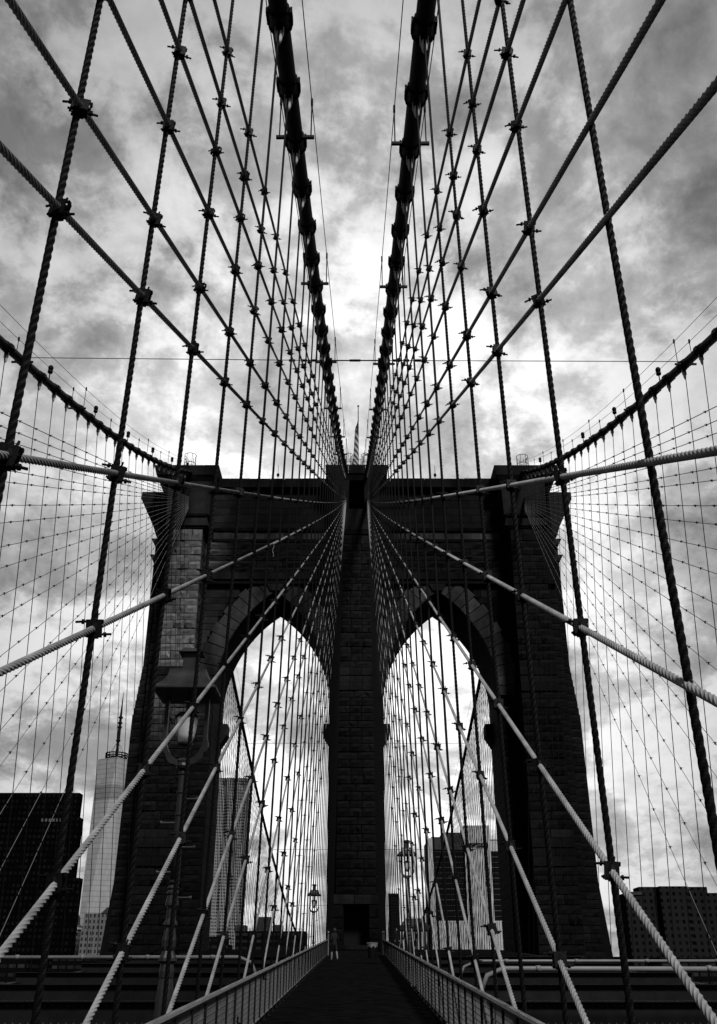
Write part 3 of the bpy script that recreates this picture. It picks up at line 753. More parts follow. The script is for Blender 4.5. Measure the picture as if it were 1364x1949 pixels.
# ================================================================ LAMP POSTS
def make_lamp():
    root = thing('lamp_post', '', 'street lamp')
    zf = 0.0
    b = MB(); k = 16
    # heights above the deck (deck is 1.17 m below the eye at the first lamp)
    b.lathe([(.17, 0), (.17, .3), (.145, .34), (.135, .6), (.125, .95), (.115, 1.08), (.09, 1.22)], (0, 0, 0), k); b.obj('plinth', LAMPM, root)
    b = MB(); b.lathe([(.10, 1.40), (.135, 1.43), (.13, 1.47), (.10, 1.52), (.085, 1.56)], (0, 0, 0), 20, .10); b.obj('moulding', LAMPM, root)
    b = MB(); b.lathe([(.08, 1.56), (.10, 1.62), (.105, 1.70), (.085, 1.82), (.07, 1.9)], (0, 0, 0), 24, .13); b.obj('acanthus_vase', LAMPM, root)
    b = MB(); b.lathe([(.105, 1.9), (.10, 1.93), (.08, 1.96), (.07, 1.99)], (0, 0, 0), 20, .05); b.obj('moulding', LAMPM, root)
    b = MB(); b.lathe([(.105, 1.22), (.11, 1.30), (.09, 1.40)], (0, 0, 0), 20, .05); b.obj('moulding', LAMPM, root)
    b = MB(); b.lathe([(.072, 1.99), (.068, 2.1), (.066, 2.16)], (0, 0, 0), 20, .07); b.obj('fluted_neck', LAMPM, root)
    b = MB(); b.lathe([(.10, 2.16), (.10, 2.19), (.075, 2.3), (.088, 2.32), (.088, 2.35), (.07, 2.37), (.085, 2.40), (.06, 2.44)], (0, 0, 0), 20, .04); b.obj('moulding', LAMPM, root, False)
    b = MB(); b.lathe([(.06, 2.43), (.055, 3.3), (.048, 4.02), (.045, 4.16)], (0, 0, 0), k); b.obj('shaft', LAMPM, root, True)
    for z in (2.49, 3.44, 3.77, 4.05):
        b = MB(); b.lathe([(.055, z - .02), (.066, z - .015), (.066, z + .015), (.052, z + .02)], (0, 0, 0), k); b.obj('collar', LAMPM, root)
    for z, s_ in ((3.67, 1), (3.32, -1), (2.97, 1), (2.62, -1), (2.27, 1)):
        b = MB(); b.tube([(s_ * .05, 0, z), (s_ * .26, 0, z)], .012, 6); b.tube([(s_ * .245, 0, z), (s_ * .275, 0, z + .005)], .022, 6); b.obj('ladder_rest', RESTM, root)
    b = MB(); b.tube([(.072, -.02, 2.45), (.072, -.02, 3.6)], .012, 5); b.obj('conduit', LAMPM, root)
    b = MB(); b.box(-.7, .7, -.12, .12, -.2, -.005); b.obj('bracket', STEEL, root)
    # harp-shaped yoke: flat scrolled frame
    n = 22; V = []; F = []
    for i in range(n + 1):
        q = i / n; ang = math.pi * (1 + q); 
        x = .40 * math.cos(ang); z = 4.60 + .40 * math.sin(ang)
        V.append((x, z, ang))
    inner_p = [(-.29, 5.25)] + [(.29 * math.cos(a_), 4.60 + .36 * math.sin(a_)) for a_ in np.linspace(math.pi, 2 * math.pi, n)] + [(.29, 5.25)]
    outer_p = [(-.345, 5.25)] + [((.345 + .04 * abs(math.sin(5 * a_))) * math.cos(a_), 4.59 + (.43 + .03 * abs(math.sin(5 * a_))) * math.sin(a_)) for a_ in np.linspace(math.pi, 2 * math.pi, n)] + [(.345, 5.25)]
    b = MB(); m_ = len(inner_p); VV = []
    for y in (-.05, .05):
        for p in inner_p: VV.append((p[0], y, p[1]))
        for p in outer_p: VV.append((p[0], y, p[1]))
    FF = []
    for i in range(m_ - 1):
        a0, a1, o0, o1 = i, i + 1, m_ + i, m_ + i + 1; h = 2 * m_
        FF += [(a0, o0, o1, a1), (a0 + h, a1 + h, o1 + h, o0 + h), (a0, a1, a1 + h, a0 + h), (o0, o0 + h, o1 + h, o1)]
    b.add(VV, FF); b.obj('yoke', LAMPM, root)
    b = MB(); b.lathe([(.09, 4.12), (.11, 4.16), (.09, 4.2), (.10, 4.24), (.06, 4.28)], (0, 0, 0), 12); b.obj('yoke_collar', LAMPM, root)
    # square flared hood
    prof = [(.46, 5.262), (.50, 5.27), (.50, 5.292)] + [(.285 + .215 * (1 - q_) ** 2.1, 5.295 + .34 * q_) for q_ in np.linspace(.04, 1, 12)]
    b = MB(); V = []; F = []
    for r_, z in prof:
        V += [(-r_, -r_, z), (r_, -r_, z), (r_, r_, z), (-r_, r_, z)]
    for i in range(len(prof) - 1):
        for j in range(4): F.append((4 * i + j, 4 * i + (j + 1) % 4, 4 * i + 4 + (j + 1) % 4, 4 * i + 4 + j))
    F += [(3, 2, 1, 0), tuple(4 * (len(prof) - 1) + j for j in range(4))]
    b.add(V, F); hood = b.obj('hood', LAMPM, root)
    b = MB(); b.box(-.115, .115, -.115, .115, 5.637, 5.95); b.obj('vent_stack', LAMPM, hood)
    b = MB(); b.hexa([(-.19, -.19, 5.952), (.19, -.19, 5.952), (-.19, .19, 5.952), (.19, .19, 5.952), (-.11, -.11, 6.03), (.11, -.11, 6.03), (-.11, .11, 6.03), (.11, .11, 6.03)]); b.obj('vent_cap', LAMPM, hood)
    b = MB(); b.tube([(0, 0, 5.25), (0, 0, 4.98)], .03, 8); b.lathe([(.19, 4.90), (.20, 4.93), (.14, 4.98), (.06, 5.0)], (0, 0, 0), 16)
    for q in range(4):
        t = math.pi / 4 + q * math.pi / 2; b.tube([(.2 * math.cos(t), .2 * math.sin(t), 4.92), (.14 * math.cos(t), .14 * math.sin(t), 4.5)], .01, 5)
    b.lathe([(.03, 4.46), (.12, 4.49), (.125, 4.515), (.1, 4.53)], (0, 0, 0), 16); cageo = b.obj('lantern_frame', LAMPM, root)
    b = MB(); b.lathe([(.105, 4.532), (.14, 4.62), (.162, 4.74), (.17, 4.85), (.172, 4.898)], (0, 0, 0), 24); b.obj('lantern_glass', GLASSL, root, True)
    return root
def copy_tree(o, parent=None):
    c = o.copy(); col.objects.link(c); c.parent = parent
    for ch in list(o.children): copy_tree(ch, c)
    return c
L0 = make_lamp()
spots = [(-2.58, 15.0, 'tall ornate lamp post close to the camera on the left'), (2.72, 53.0, 'dark lantern post right of the promenade, before the big slab block'), (-2.95, 72.8, 'small distant lantern post left of the tower door')]
for i, (x, y, lab) in enumerate(spots):
    o = L0 if i == 0 else copy_tree(L0)
    o.location = (x, y, floor_z(y) - (1.45 if i == 2 else 0)); o['label'] = lab; o['group'] = 'lamp posts along the promenade'

# ================================================================ PROMENADE RAILINGS
for sx in (-1, 1):
    t = thing('promenade_railing', f'low wire-mesh railing on the {SIDE[sx]} side of the promenade', 'railing', (0, 0, 0), 'promenade railings')
    xr = sx * 1.93; y0, y1 = 3.0, 72.0
    def rail(dz_, r_): 
        b = MB(); b.tube([(xr, y0, floor_z(y0) + dz_), (xr, y1, floor_z(y1) + dz_)], r_, 8); return b
    rail(.98, .045).obj('top_rail', RAILM, t); rail(.12, .025).obj('bottom_rail', RAILM, t)
    y = y0
    post = MB(); post.box(-.03, .03, -.03, .03, -.05, .96); post.box(-.06, .06, -.06, .06, -.01, .015); pm = post.mesh('post', STEEL)
    while y <= y1 + .1:
        link('post', pm, t, (xr, y, floor_z(y))); y += STEP / 2
    b = MB(); y = y0
    while y < y1:
        z = floor_z(y); b.box(xr - .004, xr + .004, y - .006, y + .006, z + .13, z + .94); y += .09
    for k in range(9):
        dzz = .17 + .085 * k; b.tube([(xr, y0, floor_z(y0) + dzz), (xr, y1, floor_z(y1) + dzz)], .006, 4, False)
    b.obj('wire_mesh', MESHM, t, kind='stuff')
    b = MB(); b.tube([(xr, y1, floor_z(y1)), (xr, y1, floor_z(y1) + 1.35)], .09, 8); b.lathe([(.05, 1.35), (.12, 1.42), (.08, 1.52), (.02, 1.56)], (xr, y1, floor_z(y1)), 8); b.obj('end_post', RAILM, t)

# ================================================================ ROADWAY STEELWORK beside the promenade
def cross_beam(y, sx, h, dz_, label, pipe=False):
    z = floor_z(y) + dz_
    t = thing('cross_beam', label, 'beam', (0, y, z), 'steel beams across the roadways')
    a0, a1 = sorted((sx * 2.3, sx * 13.7))
    b = MB(); b.box(a0, a1, -.012, .012, -h, 0); b.obj('web_plate', STEEL, t)
    b = MB(); b.box(a0, a1, -.16, .16, .001, .03); b.box(a0, a1, -.16, .16, -h - .03, -h - .001); b.obj('flange', STEEL, t)
    b = MB()
    for x in np.arange(a0 + .1, a1, .19):
        for zz in (-.08, -h + .08): b.lathe([(.02, 0), (.014, .012)], (0, 0, 0), 5) if False else b.box(x - .014, x + .014, -.03, -.0125, zz - .014, zz + .014)
    b.obj('rivets', RESTM, t, kind='stuff')
    if pipe:
        b = MB(); b.tube([(a0, -.05, .13), (a1, -.05, .13)], .075, 10); b.obj('conduit', PIPE, t, True)
for sx in (-1, 1):
    for k, y in enumerate((20.0, 27.0, 34.5, 43.0, 53.0, 64.0)):
        cross_beam(y, sx, .55, .12, f'riveted steel beam over the roadway {SIDE[sx]} of the promenade, {ordw(k + 1)} from camera', pipe=False)
    # stiffening truss outboard
    t = thing('stiffening_truss', f'low steel truss along the {SIDE[sx]} edge of the bridge deck', 'truss', (0, 0, 0), 'stiffening trusses')
    for dz_ in (0.75, -3.6):
        b = MB(); V = []
        for y in (-10, 86):
            z = floor_z(y) + dz_ - 1.15; V += [(sx * 13.6 - .15, y, z - .2), (sx * 13.6 + .15, y, z - .2), (sx * 13.6 - .15, y, z + .2), (sx * 13.6 + .15, y, z + .2)]
        b.hexa([V[0], V[1], V[4], V[5], V[2], V[3], V[6], V[7]]); b.obj('chord', STEEL, t)
    for k in range(20):
        y = 0 + 4.57 * k; b = MB(); b.tube([(sx * 13.6, y, floor_z(y) - 4.75), (sx * 13.6, y, floor_z(y) - .4)], .1, 4); b.obj('vertical', STEEL, t)
        b = MB(); b.tube([(sx * 13.6, y, floor_z(y) - 4.75), (sx * 13.6, y + 4.57, floor_z(y + 4.57) - .4)], .07, 4); b.obj('diagonal', STEEL, t)
for sx, ys_ in ((1, (26.0, 31.5)), (-1, (34.0,))):
    for k, y in enumerate(ys_):
        b = MB(); z = floor_z(y) + (.92 if sx > 0 else 0.95); P = [(sx * 3.1, 0, -.6), (sx * 3.3, 0, -.15), (sx * 3.7, 0, 0), (sx * 13.2, 0, random.uniform(-.02, .02))]
        b.tube(P, .06 if k != 1 else .04, 10)
        for x in np.arange(4.5, 13, 2.1): b.tube([(sx * x, 0, 0), (sx * (x + .12), 0, 0)], .075 if k != 1 else .055, 10)
        o = b.obj('conduit_pipe', PIPE, None, True, label=f'pale jointed pipe laid across the steelwork {SIDE[sx]} of the promenade, {ordw(k + 1)} from camera', category='pipe', group='pale pipes across the roadway'); o.location = (0, y, z)
# tall dark lattice cabinet at the tower end of the promenade
t = thing('signal_cabinet', 'tall narrow dark slatted cabinet right of the tower door', 'cabinet', (3.0, 82, floor_z(82)))
b = MB(); b.box(-.42, .42, -.4, .4, 4.05, 4.2); b.obj('cap', IRON, t)
for x in (-.36, .36):
    for y in (-.33, .33):
        b = MB(); b.box(x - .05, x + .05, y - .05, y + .05, 0, 4.04); b.obj('corner_post', IRON, t)
for k in range(16):
    b = MB(); b.box(-.34, .34, -.37, -.34, .3 + k * .22, .42 + k * .22); b.obj('slat', IRON, t)
b = MB(); b.box(-.31, .31, -.3, .33, 0, 4.0); b.obj('box', IRON, t)
# litter basket with a pale liner
t = thing('litter_basket', 'dark litter basket with a pale liner by the right railing', 'bin', (1.05, 66, floor_z(66)))
b = MB(); b.lathe([(.24, 0), (.25, .05), (.33, .82)], (0, 0, 0), 14); b.obj('drum', IRON, t)
b = MB(); b.lathe([(.30, .55), (.345, .80), (.37, .86), (.33, .88), (.28, .80)], (0, 0, 0), 14, .03); b.obj('liner', mat('pale_liner', .15, .5), t)

# ================================================================ PEOPLE
CLOTH = mat('dark_clothing', 0.012, .9, 0, .3, 6); SKIN = mat('skin', 0.13, .6); HAIR = mat('dark_hair', .02, .7); SHOE = mat('pale_shoe', .2, .6)
def person(label, loc, rot, h=1.72, stride=0.0, bare=False, arms=0.0):
    s = h / 1.72
    J = dict(pel=(0, 0, .95), waist=(0, 0, 1.10), chest=(0, .01, 1.32), neck=(0, .0, 1.46), hb=(0, -.02, 1.54), head=(0, -.03, 1.62), top=(0, -.02, 1.69))
    E_ = [('pel', 'waist'), ('waist', 'chest'), ('chest', 'neck'), ('neck', 'hb'), ('hb', 'head'), ('head', 'top')]
    rad = dict(pel=(.155, .115), waist=(.135, .10), chest=(.165, .115), neck=(.058, .058), hb=(.075, .085), head=(.083, .10), top=(.05, .06))
    for q, sd_ in (('l', -1), ('r', 1)):
        st = stride * sd_
        J.update({'hip' + q: (sd_ * .09, 0, .88), 'knee' + q: (sd_ * .10, -.22 * st - .03, .50), 'cal' + q: (sd_ * .10, -.26 * st + .0, .34), 'ank' + q: (sd_ * .10, -.34 * st + .03, .09 + max(0, -st) * .06), 'toe' + q: (sd_ * .11, -.34 * st - .15, .035 + max(0, -st) * .02),
                  'sh' + q: (sd_ * .17, 0, 1.40), 'el' + q: (sd_ * .24, .10 * st + .02, 1.12), 'wr' + q: (sd_ * .23, .16 * st - .06 - arms * .12, .90 + arms * .15), 'hand' + q: (sd_ * .22, .18 * st - .10 - arms * .16, .81 + arms * .18)})
        E_ += [('pel', 'hip' + q), ('hip' + q, 'knee' + q), ('knee' + q, 'cal' + q), ('cal' + q, 'ank' + q), ('ank' + q, 'toe' + q), ('chest', 'sh' + q), ('sh' + q, 'el' + q), ('el' + q, 'wr' + q), ('wr' + q, 'hand' + q)]
        rad.update({'hip' + q: (.10, .10), 'knee' + q: (.062, .062), 'cal' + q: (.058, .062), 'ank' + q: (.042, .042), 'toe' + q: (.042, .032), 'sh' + q: (.065, .065), 'el' + q: (.048, .048), 'wr' + q: (.034, .034), 'hand' + q: (.040, .025)})
        for fi in range(4):
            nm = f'f{fi}{q}'; hx, hy, hz_ = J['hand' + q]
            J[nm] = (hx + (fi - 1.5) * .018, hy - .03, hz_ - .075 + abs(fi - 1.4) * .008); E_.append(('hand' + q, nm)); rad[nm] = (.009, .009)
        hx, hy, hz_ = J['hand' + q]; J['th' + q] = (hx - sd_ * .04, hy - .045, hz_ - .01); E_.append(('wr' + q, 'th' + q)); rad['th' + q] = (.010, .010)
    names = list(J); idx = {n_: i for i, n_ in enumerate(names)}
    me = bpy.data.meshes.new('body'); me.from_pydata([tuple(np.array(J[n_]) * s) for n_ in names], [(idx[a_], idx[b_]) for a_, b_ in E_], [])
    o = bpy.data.objects.new('tmp', me); col.objects.link(o)
    md = o.modifiers.new('s', 'SKIN'); o.modifiers.new('u', 'SUBSURF').levels = 1
    sk = me.skin_vertices[0].data
    for n_ in names: sk[idx[n_]].radius = tuple(v_ * s for v_ in rad[n_]); sk[idx[n_]].use_root = (n_ == 'pel')
    dg = bpy.context.evaluated_depsgraph_get(); m2 = bpy.data.meshes.new_from_object(o.evaluated_get(dg)); bpy.data.objects.remove(o)
    for m_ in (CLOTH, SKIN, SHOE): m2.materials.append(m_)
    for p in m2.polygons:
        z = p.center.z / s; p.use_smooth = True
        mi = 0
        if z > 1.47: mi = 1
        elif z < .085: mi = 2
        elif bare and z < .50: mi = 1
        elif z < .87 + arms * .17 and abs(p.center.x) / s > .17 and z > .66: mi = 1
        p.material_index = mi
    root = link('person', m2, None, loc, label=label, category='person'); root.rotation_euler = (0, 0, rot)
    b = MB(); V = []; F = []
    b.lathe([(.02, 1.745), (.06, 1.735), (.095, 1.69), (.108, 1.62), (.10, 1.56), (.07, 1.52)], (0, .022, 0), 12); me = b.mesh('hair', HAIR, True)
    if s != 1: me.transform(Matrix.Scale(s, 4))
    link('hair', me, root)
    return root
person('person in dark clothes with bare calves walking near the left railing', (-1.20, 60, floor_z(60) + .01), R(205), 1.72, .55, True, .6)
person('dark-clothed person beyond the right railing, left-hand one of two', (3.05, 79, floor_z(79)), R(30), 1.70, .2)
person('dark-clothed person beyond the right railing, right-hand one of two', (3.75, 77.5, floor_z(77.5)), R(-40), 1.72, .1)

# ================================================================ CITY BEHIND
GROUND = -34.0
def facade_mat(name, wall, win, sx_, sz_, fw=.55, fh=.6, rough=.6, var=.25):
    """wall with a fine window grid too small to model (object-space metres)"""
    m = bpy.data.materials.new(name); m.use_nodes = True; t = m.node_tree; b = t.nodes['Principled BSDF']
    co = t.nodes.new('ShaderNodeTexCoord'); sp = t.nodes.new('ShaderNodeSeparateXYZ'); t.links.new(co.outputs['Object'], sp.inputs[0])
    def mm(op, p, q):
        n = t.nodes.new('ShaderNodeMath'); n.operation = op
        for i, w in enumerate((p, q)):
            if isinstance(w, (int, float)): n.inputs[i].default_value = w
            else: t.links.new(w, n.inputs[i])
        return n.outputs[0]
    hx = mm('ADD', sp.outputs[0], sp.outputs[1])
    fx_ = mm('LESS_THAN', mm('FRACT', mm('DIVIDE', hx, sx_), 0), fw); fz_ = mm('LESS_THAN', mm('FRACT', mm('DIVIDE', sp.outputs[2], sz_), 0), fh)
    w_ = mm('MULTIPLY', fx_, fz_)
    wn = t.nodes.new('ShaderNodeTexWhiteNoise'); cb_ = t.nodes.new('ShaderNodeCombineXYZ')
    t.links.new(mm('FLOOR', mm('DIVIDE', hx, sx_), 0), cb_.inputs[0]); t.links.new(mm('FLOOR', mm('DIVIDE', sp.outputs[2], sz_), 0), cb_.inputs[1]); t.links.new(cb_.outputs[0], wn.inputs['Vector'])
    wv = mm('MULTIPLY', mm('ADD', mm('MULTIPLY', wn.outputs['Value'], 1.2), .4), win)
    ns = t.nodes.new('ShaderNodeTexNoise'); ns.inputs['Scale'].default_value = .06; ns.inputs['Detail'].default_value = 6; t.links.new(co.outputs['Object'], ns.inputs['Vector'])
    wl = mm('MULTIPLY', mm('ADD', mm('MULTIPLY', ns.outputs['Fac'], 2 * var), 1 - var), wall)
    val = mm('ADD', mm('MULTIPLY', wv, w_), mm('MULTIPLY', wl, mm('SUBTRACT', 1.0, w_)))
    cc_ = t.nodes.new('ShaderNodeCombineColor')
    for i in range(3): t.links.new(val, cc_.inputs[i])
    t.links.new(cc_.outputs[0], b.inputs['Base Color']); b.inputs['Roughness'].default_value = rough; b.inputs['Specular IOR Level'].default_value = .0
    return m
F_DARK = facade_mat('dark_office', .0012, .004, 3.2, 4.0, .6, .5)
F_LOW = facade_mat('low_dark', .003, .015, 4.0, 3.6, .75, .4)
F_STONE = facade_mat('pale_stone', .10, .02, 3.4, 4.6, .45, .6)
F_BRICK = facade_mat('brick', .012, .003, 3.1, 3.1, .42, .5)
F_BEEK = facade_mat('steel_panels', .16, .012, 2.6, 3.4, .55, .52, .45)
CONC = mat('rib_concrete', .32, .85, 0, .2, .15, .1, 3); BLACKG = mat('black_glass', .005, .25, 0, .2, .5); DARKC = mat('dark_concrete', .03, .8, 0, .2, .3)
LINE = mat('floor_edge', .07, .6)
GLASSW = mat('tower_glass', .34, .18, .75, .08, .05)
GLASSD = mat('tower_mullion', .10, .5)
def block(name, label, x0, x1, y, d, z1, m, parts=(), group='buildings beyond the river'):
    t = thing(name, label, 'building', ((x0 + x1) / 2, y, GROUND), group)
    w = (x1 - x0) / 2; b = MB(); b.box(-w, w, 0, d, 0, z1 - GROUND); b.obj('walls', m, t)
    for nm, (a0, a1, c0, c1, e0, e1), pm in parts:
        b = MB(); b.box(a0 - (x0 + x1) / 2, a1 - (x0 + x1) / 2, c0, c1, e0 - GROUND, e1 - GROUND); b.obj(nm, pm, t)
    return t
# far left dark slab
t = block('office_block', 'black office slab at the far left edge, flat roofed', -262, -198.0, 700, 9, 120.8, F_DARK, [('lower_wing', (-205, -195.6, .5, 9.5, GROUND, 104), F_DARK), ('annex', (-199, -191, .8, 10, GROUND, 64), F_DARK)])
for x in np.arange(-222, -205, 2.6):
    b = MB(); b.box(x + 229.4, x + 230.9, -.4, -.05, 101 - GROUND, 103 - GROUND); b.obj('louvre', LINE, t)
# glass skyscraper with tapering triangular facets
W = thing('glass_skyscraper', 'tall tapering glass skyscraper with a spire, left of the tower', 'skyscraper', (-432, 1730, GROUND), 'buildings beyond the river')
h0, h1, s0 = 20.0, 389.0, 31.0
rot = R(17)
def rt(x, y, z): return (x * math.cos(rot) - y * math.sin(rot), x * math.sin(rot) + y * math.cos(rot), z)
Bt = [rt(x, y, h0) for x, y in ((-s0, -s0), (s0, -s0), (s0, s0), (-s0, s0))]
q_ = s0 * 1.0
Tp = [rt(x, y, h1) for x, y in ((0, -q_), (q_, 0), (0, q_), (-q_, 0))]
def wtc_mat():
    m = GLASSW.copy(); m.name = 'tower_glass_panels'; t = m.node_tree; b = t.nodes['Principled BSDF']
    co = t.nodes.new('ShaderNodeTexCoord'); sp = t.nodes.new('ShaderNodeSeparateXYZ'); t.links.new(co.outputs['Object'], sp.inputs[0])
    def mm(op, p, q):
        n = t.nodes.new('ShaderNodeMath'); n.operation = op
        for i, w in enumerate((p, q)):
            if isinstance(w, (int, float)): n.inputs[i].default_value = w
            else: t.links.new(w, n.inputs[i])
        return n.outputs[0]
    line = mm('LESS_THAN', mm('FRACT', mm('DIVIDE', sp.outputs[2], 8.4), 0), .16)
    band = mm('MULTIPLY', mm('GREATER_THAN', sp.outputs[2], 316), mm('LESS_THAN', sp.outputs[2], 342))
    br = t.nodes.new('ShaderNodeTexWhiteNoise'); cb_ = t.nodes.new('ShaderNodeCombineXYZ')
    t.links.new(mm('FLOOR', mm('DIVIDE', mm('ADD', sp.outputs[0], sp.outputs[1]), 3.0), 0), cb_.inputs[0]); t.links.new(mm('FLOOR', mm('DIVIDE', sp.outputs[2], 8.4), 0), cb_.inputs[1]); t.links.new(cb_.outputs[0], br.inputs['Vector'])
    v = mm('MULTIPLY', mm('SUBTRACT', 1.0, mm('ADD', mm('MULTIPLY', line, .28), mm('MULTIPLY', band, .35))), mm('ADD', mm('MULTIPLY', br.outputs['Value'], .12), .60))
    cc_ = t.nodes.new('ShaderNodeCombineColor')
    for i in range(3): t.links.new(v, cc_.inputs[i])
    for l in list(b.inputs['Base Color'].links): t.links.remove(l)
    t.links.new(cc_.outputs[0], b.inputs['Base Color']); return m
WM = wtc_mat()
b = MB(); b.add([rt(x, y, z) for z in (0, h0) for x, y in ((-s0, -s0), (s0, -s0), (s0, s0), (-s0, s0))], [(0, 1, 5, 4), (1, 2, 6, 5), (2, 3, 7, 6), (3, 0, 4, 7), (4, 5, 6, 7)]); b.obj('podium', WM, W)
for i in range(4):
    b = MB(); b.add([Bt[i], Bt[(i + 1) % 4], Tp[i]], [(0, 1, 2)]); b.obj('glass_facet', WM, W)
    b = MB(); b.add([Tp[i], Bt[(i + 1) % 4], Tp[(i + 1) % 4]], [(0, 1, 2)]); b.obj('glass_facet', WM, W)
b = MB(); b.add(Tp, [(0, 1, 2, 3)]); b.obj('roof', GLASSD, W)
b = MB()
for z in (h1 + 2, h1 + 7, h1 + 11):
    b.tube([(19 * math.cos(a_), 19 * math.sin(a_), z) for a_ in np.linspace(0, 2 * math.pi, 25)], 1.1, 5)
for a_ in np.linspace(0, 2 * math.pi, 16)[:-1]: b.tube([(19 * math.cos(a_), 19 * math.sin(a_), h1), (19 * math.cos(a_), 19 * math.sin(a_), h1 + 13)], .6, 4)
b.obj('communication_ring', IRON, W)
b = MB(); b.tube([(0, 0, h1), (0, 0, h1 + 32), (0, 0, h1 + 33), (0, 0, h1 + 75), (0, 0, h1 + 98), (0, 0, h1 + 124)], [3.0, 2.2, 3.2, 2.4, 1.4, .4], 8)
for z in (34, 58, 66, 76): b.lathe([(4.2, h1 + z), (4.2, h1 + z + 2.5)], (0, 0, 0), 8)
for a_ in np.linspace(0, 2 * math.pi, 7)[:-1]: b.tube([(18 * math.cos(a_), 18 * math.sin(a_), h1 + 4), (0, 0, h1 + 34)], .3, 4)
b.obj('spire', IRON, W)
# small stone buildings below the skyscraper
t = block('stone_house', 'narrow ornate stone building with a small pointed top, lower left', -257, -241.5, 900, 20, 44, F_STONE)
b = MB(); b.lathe([(5.5, 0), (5.2, 6), (3.2, 9), (1.0, 13), (.2, 17)], (2, 6, 44 - GROUND), 8); b.obj('turret', DARKC, t)
b = MB(); b.box(-8.3, 8.3, -.6, 20, 40.5 - GROUND, 42 - GROUND); b.obj('cornice', CONC, t)
t = block('stone_house', 'stepped stone building with a gable, just left of the tower foot', -232, -209, 880, 24, 52, F_STONE)
b = MB(); b.prism_y([(2.5, 52 - GROUND), (12.5, 52 - GROUND), (7.5, 57 - GROUND)], -.5, 8); b.obj('gable', DARKC, t)
b = MB(); b.box(-12.2, -3, -2, 10, 0, 40 - GROUND); b.obj('front_wing', F_STONE, t)
block('office_block', 'grey mid-rise behind the gabled stone building, left', -229, -203, 960, 30, 78, F_DARK)
# rippling steel residential tower
t = thing('residential_tower', 'tall rippled steel residential tower seen in the left arch', 'building', (-148.5, 1150, GROUND), 'buildings beyond the river')
Hb = 214 - GROUND; V = []; F = []; nx_, nz_ = 44, 70
for iz in range(nz_ + 1):
    z = Hb * iz / nz_; ww = 18.4 if z > Hb * .62 else 18.4
    for ix in range(nx_ + 1):
        u = ix / nx_; x = -ww + 2 * ww * u
        yy = -2.4 * math.sin(u * 19 + .9 * math.sin(z * .045 + u * 5)) * (.4 + .6 * abs(math.sin(z * .017 + u * 3)))
        V.append((x, yy, z))
for iz in range(nz_):
    for ix in range(nx_):
        q = iz * (nx_ + 1) + ix; F.append((q, q + 1, q + nx_ + 2, q + nx_ + 1))
b = MB(); b.add(V, F); b.obj('rippled_front', F_BEEK, t)
b = MB(); b.box(-18.3, 18.3, 2.6, 34, 0, Hb - .5); b.obj('walls', F_BEEK, t)
b = MB(); b.box(-23.5, -18.6, 3, 34, 0, Hb * .66); b.obj('lower_wing', F_BEEK, t)
b = MB()
for x in np.arange(-17, 18, 2.4): b.box(x - .3, x + .3, 0, 1, Hb - 6, Hb + 2.4)
b.box(-18, 18, 3, 30, Hb - .4, Hb + 2); b.obj('roof_screen', DARKC, t)
# low dark blocks under the left arch
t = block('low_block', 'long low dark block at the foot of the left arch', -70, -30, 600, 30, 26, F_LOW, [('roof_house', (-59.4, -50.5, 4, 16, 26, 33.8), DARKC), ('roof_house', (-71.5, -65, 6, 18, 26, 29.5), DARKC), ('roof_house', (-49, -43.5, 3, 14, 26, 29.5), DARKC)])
b = MB()
for x in np.arange(-19.5, 19.5, 2.0): b.tube([(x, .5, 26 - GROUND), (x, .5, 27.2 - GROUND)], .08, 4)
b.tube([(-20, .5, 27.2 - GROUND), (20, .5, 27.2 - GROUND)], .08, 4); b.obj('roof_railing', IRON, t)
block('low_block', 'small tiered low block left of the long dark one', -90, -71.5, 580, 22, 18.5, F_LOW, [('upper_tier', (-84, -73, 4, 16, 18.5, 22.5), F_LOW)])
# ribbed concrete slab block
t = thing('slab_block', 'big ribbed concrete slab with black window bays, right arch', 'building', (84, 800, GROUND), 'buildings beyond the river')
def vb(nm, x0, x1, y0, y1, z0, z1, m): b = MB(); b.box(x0 - 84, x1 - 84, y0, y1, z0 - GROUND, z1 - GROUND); return b.obj(nm, m, t)
vb('walls', 56, 112.6, 1.6, 45, GROUND, 102, DARKC)
vb('service_core', 85.2, 105.8, -1.5, 30, GROUND, 112.4, CONC)
vb('penthouse', 68, 84, 3, 40, 102, 107.5, DARKC); vb('penthouse', 59.5, 68, 6, 40, 102, 104.5, DARKC)
vb('corner_pier', 56, 60.5, 0, 20, GROUND, 102.8, CONC)
vb('lower_front', 60.6, 85.1, 0, 1.5, GROUND, 42, CONC); vb('lower_front', 105.9, 112.6, 0, 1.5, GROUND, 42, CONC)
vb('window_bay', 60.6, 85.1, .7, 1.5, 42.01, 94, BLACKG); vb('window_bay', 105.9, 112.4, .7, 1.5, 42.01, 93, BLACKG)
vb('upper_band', 60.6, 85.1, .3, 1.5, 94.01, 102.5, DARKC); vb('upper_band', 105.9, 112.4, .3, 1.5, 93.01, 101, CONC)
b = MB()
for x in np.arange(85.6, 105.8, 1.72): b.box(x - 84 - .42, x - 84 + .42, -2.3, -1.5, 0, 112.2 - GROUND)
for x in np.arange(61.2, 85, 1.9): b.box(x - 84 - .4, x - 84 + .4, -.7, 0, 0, 41.9 - GROUND)
for x in np.arange(106.3, 112.6, 1.9): b.box(x - 84 - .4, x - 84 + .4, -.7, 0, 0, 41.9 - GROUND)
for x in np.arange(56.5, 60.5, 1.3): b.box(x - 84 - .3, x - 84 + .3, -.6, 0, 0, 102.6 - GROUND)
b.obj('rib', CONC, t, kind='stuff')
b = MB()
for k in range(13):
    z = 45 + 3.95 * k
    for (x0, x1) in ((60.8, 85), (106, 112.3)): b.box(x0 - 84, x1 - 84, .45, .69, z - GROUND, z + (.45 if k % 2 else .22) - GROUND)
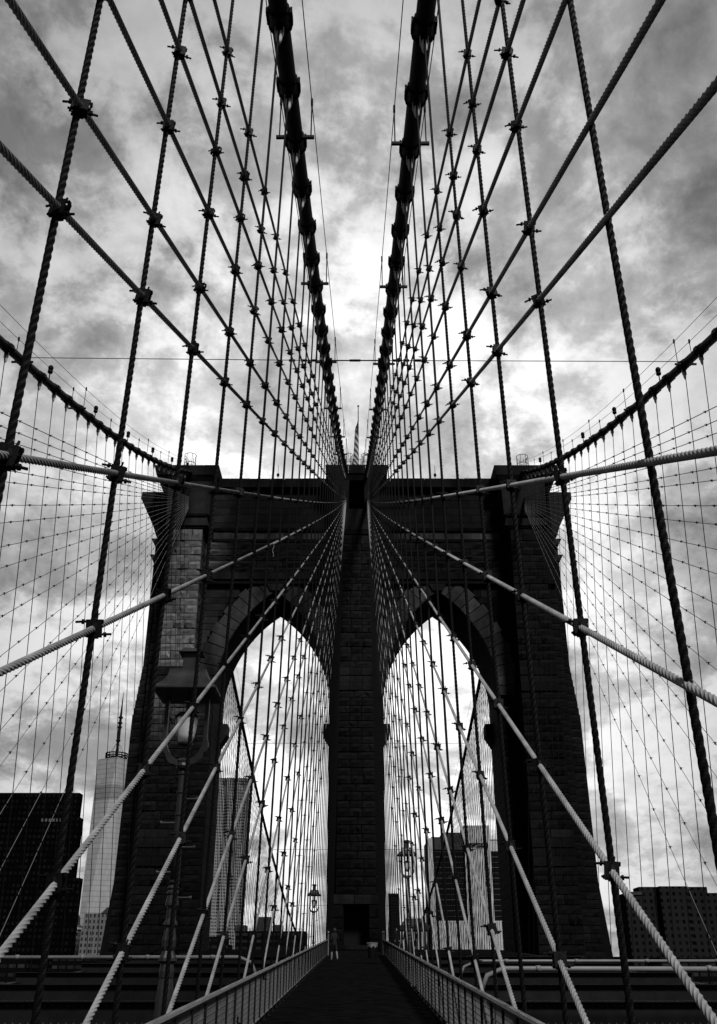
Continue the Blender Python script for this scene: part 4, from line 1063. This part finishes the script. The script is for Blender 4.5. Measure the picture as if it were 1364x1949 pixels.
b.obj('floor_edge', LINE, t, kind='stuff')
b = MB()
for x in np.arange(62.5, 85, 2.05): b.box(x - 84 - .18, x - 84 + .18, .4, .69, 42.1 - GROUND, 93.8 - GROUND)
b.obj('mullion', BLACKG, t, kind='stuff')
def text(body, size, loc, m, parent):
    cu = bpy.data.curves.new('sign', 'FONT'); cu.body = body; cu.size = size; cu.align_x = 'CENTER'; cu.extrude = .3; cu.offset = 0.03 * size
    o = bpy.data.objects.new('tmp', cu); col.objects.link(o); dg = bpy.context.evaluated_depsgraph_get()
    me = bpy.data.meshes.new_from_object(o.evaluated_get(dg)); bpy.data.objects.remove(o)
    me.materials.clear(); me.materials.append(m); s_ = link('sign_lettering', me, parent, loc); s_.rotation_euler = (math.pi / 2, 0, 0); return s_
text('verizon', 5.4, (95.6 - 84, -2.75, 96.2 - GROUND), IRON, t)
# domed classical block with cornice
t = block('classical_block', 'pale classical building with a dark cornice, left of the slab', 30, 47, 700, 20, 31, F_STONE)
b = MB(); b.hexa([(-9.5, -1.2, 31.01 - GROUND), (9.5, -1.2, 31.01 - GROUND), (-9.5, 21, 31.01 - GROUND), (9.5, 21, 31.01 - GROUND), (-10.6, -2, 34 - GROUND), (10.6, -2, 34 - GROUND), (-10.6, 22, 34 - GROUND), (10.6, 22, 34 - GROUND)]); b.obj('cornice', DARKC, t)
b = MB(); b.hexa([(-9, 0, 34.01 - GROUND), (9, 0, 34.01 - GROUND), (-9, 20, 34.01 - GROUND), (9, 20, 34.01 - GROUND), (-6, 4, 38.5 - GROUND), (6, 4, 38.5 - GROUND), (-6, 16, 38.5 - GROUND), (6, 16, 38.5 - GROUND)]); b.obj('roof', DARKC, t)
b = MB()
for x in np.arange(-7.6, 8, 2.5): b.lathe([(.55, 0), (.45, 14)], (x, -.7, 16 - GROUND), 8)
b.obj('column', CONC, t, kind='stuff')
block('low_block', 'low dark block in front of the big ribbed slab', 53, 80, 560, 20, 15, F_LOW)
# brick block on the right
t = block('brick_block', 'dark brick apartment block with rows of small windows, far right', 130.6, 185, 500, 16, 38.8, F_BRICK, [('upper_storeys', (138.5, 172, 3, 14, 38.81, 41.8), F_BRICK), ('parapet', (130.2, 139, -.5, .6, 37.9, 39.3), DARKC), ('stair_tower', (146.5, 160, -4, 10, GROUND, 41.5), F_BRICK)])
for (nm, lab, x0, x1, y, z1, m) in (('low_block', 'low dark roof line right of the tower foot', 118, 131, 520, 11, F_LOW), ('low_block', 'dark low shed at the lower right edge', 132, 190, 460, 9.5, F_LOW), ('low_block', 'dark low block at the foot of the left tower end', -262, -150, 480, 9, F_LOW), ('low_block', 'dark low block beneath the rippled tower', -150, -95, 520, 10, F_LOW), ('low_block', 'dark low block beneath the right arch', 28, 118, 500, 7.5, F_LOW), ('low_block', 'dark waterfront shed beneath the left arch', -92, -20, 480, 6.5, F_LOW)):
    block(nm, lab, x0, x1, y, 25, z1, m)
print('clamps', nclamp, 'blocks', len(blocks), 'objects', len(bpy.data.objects))
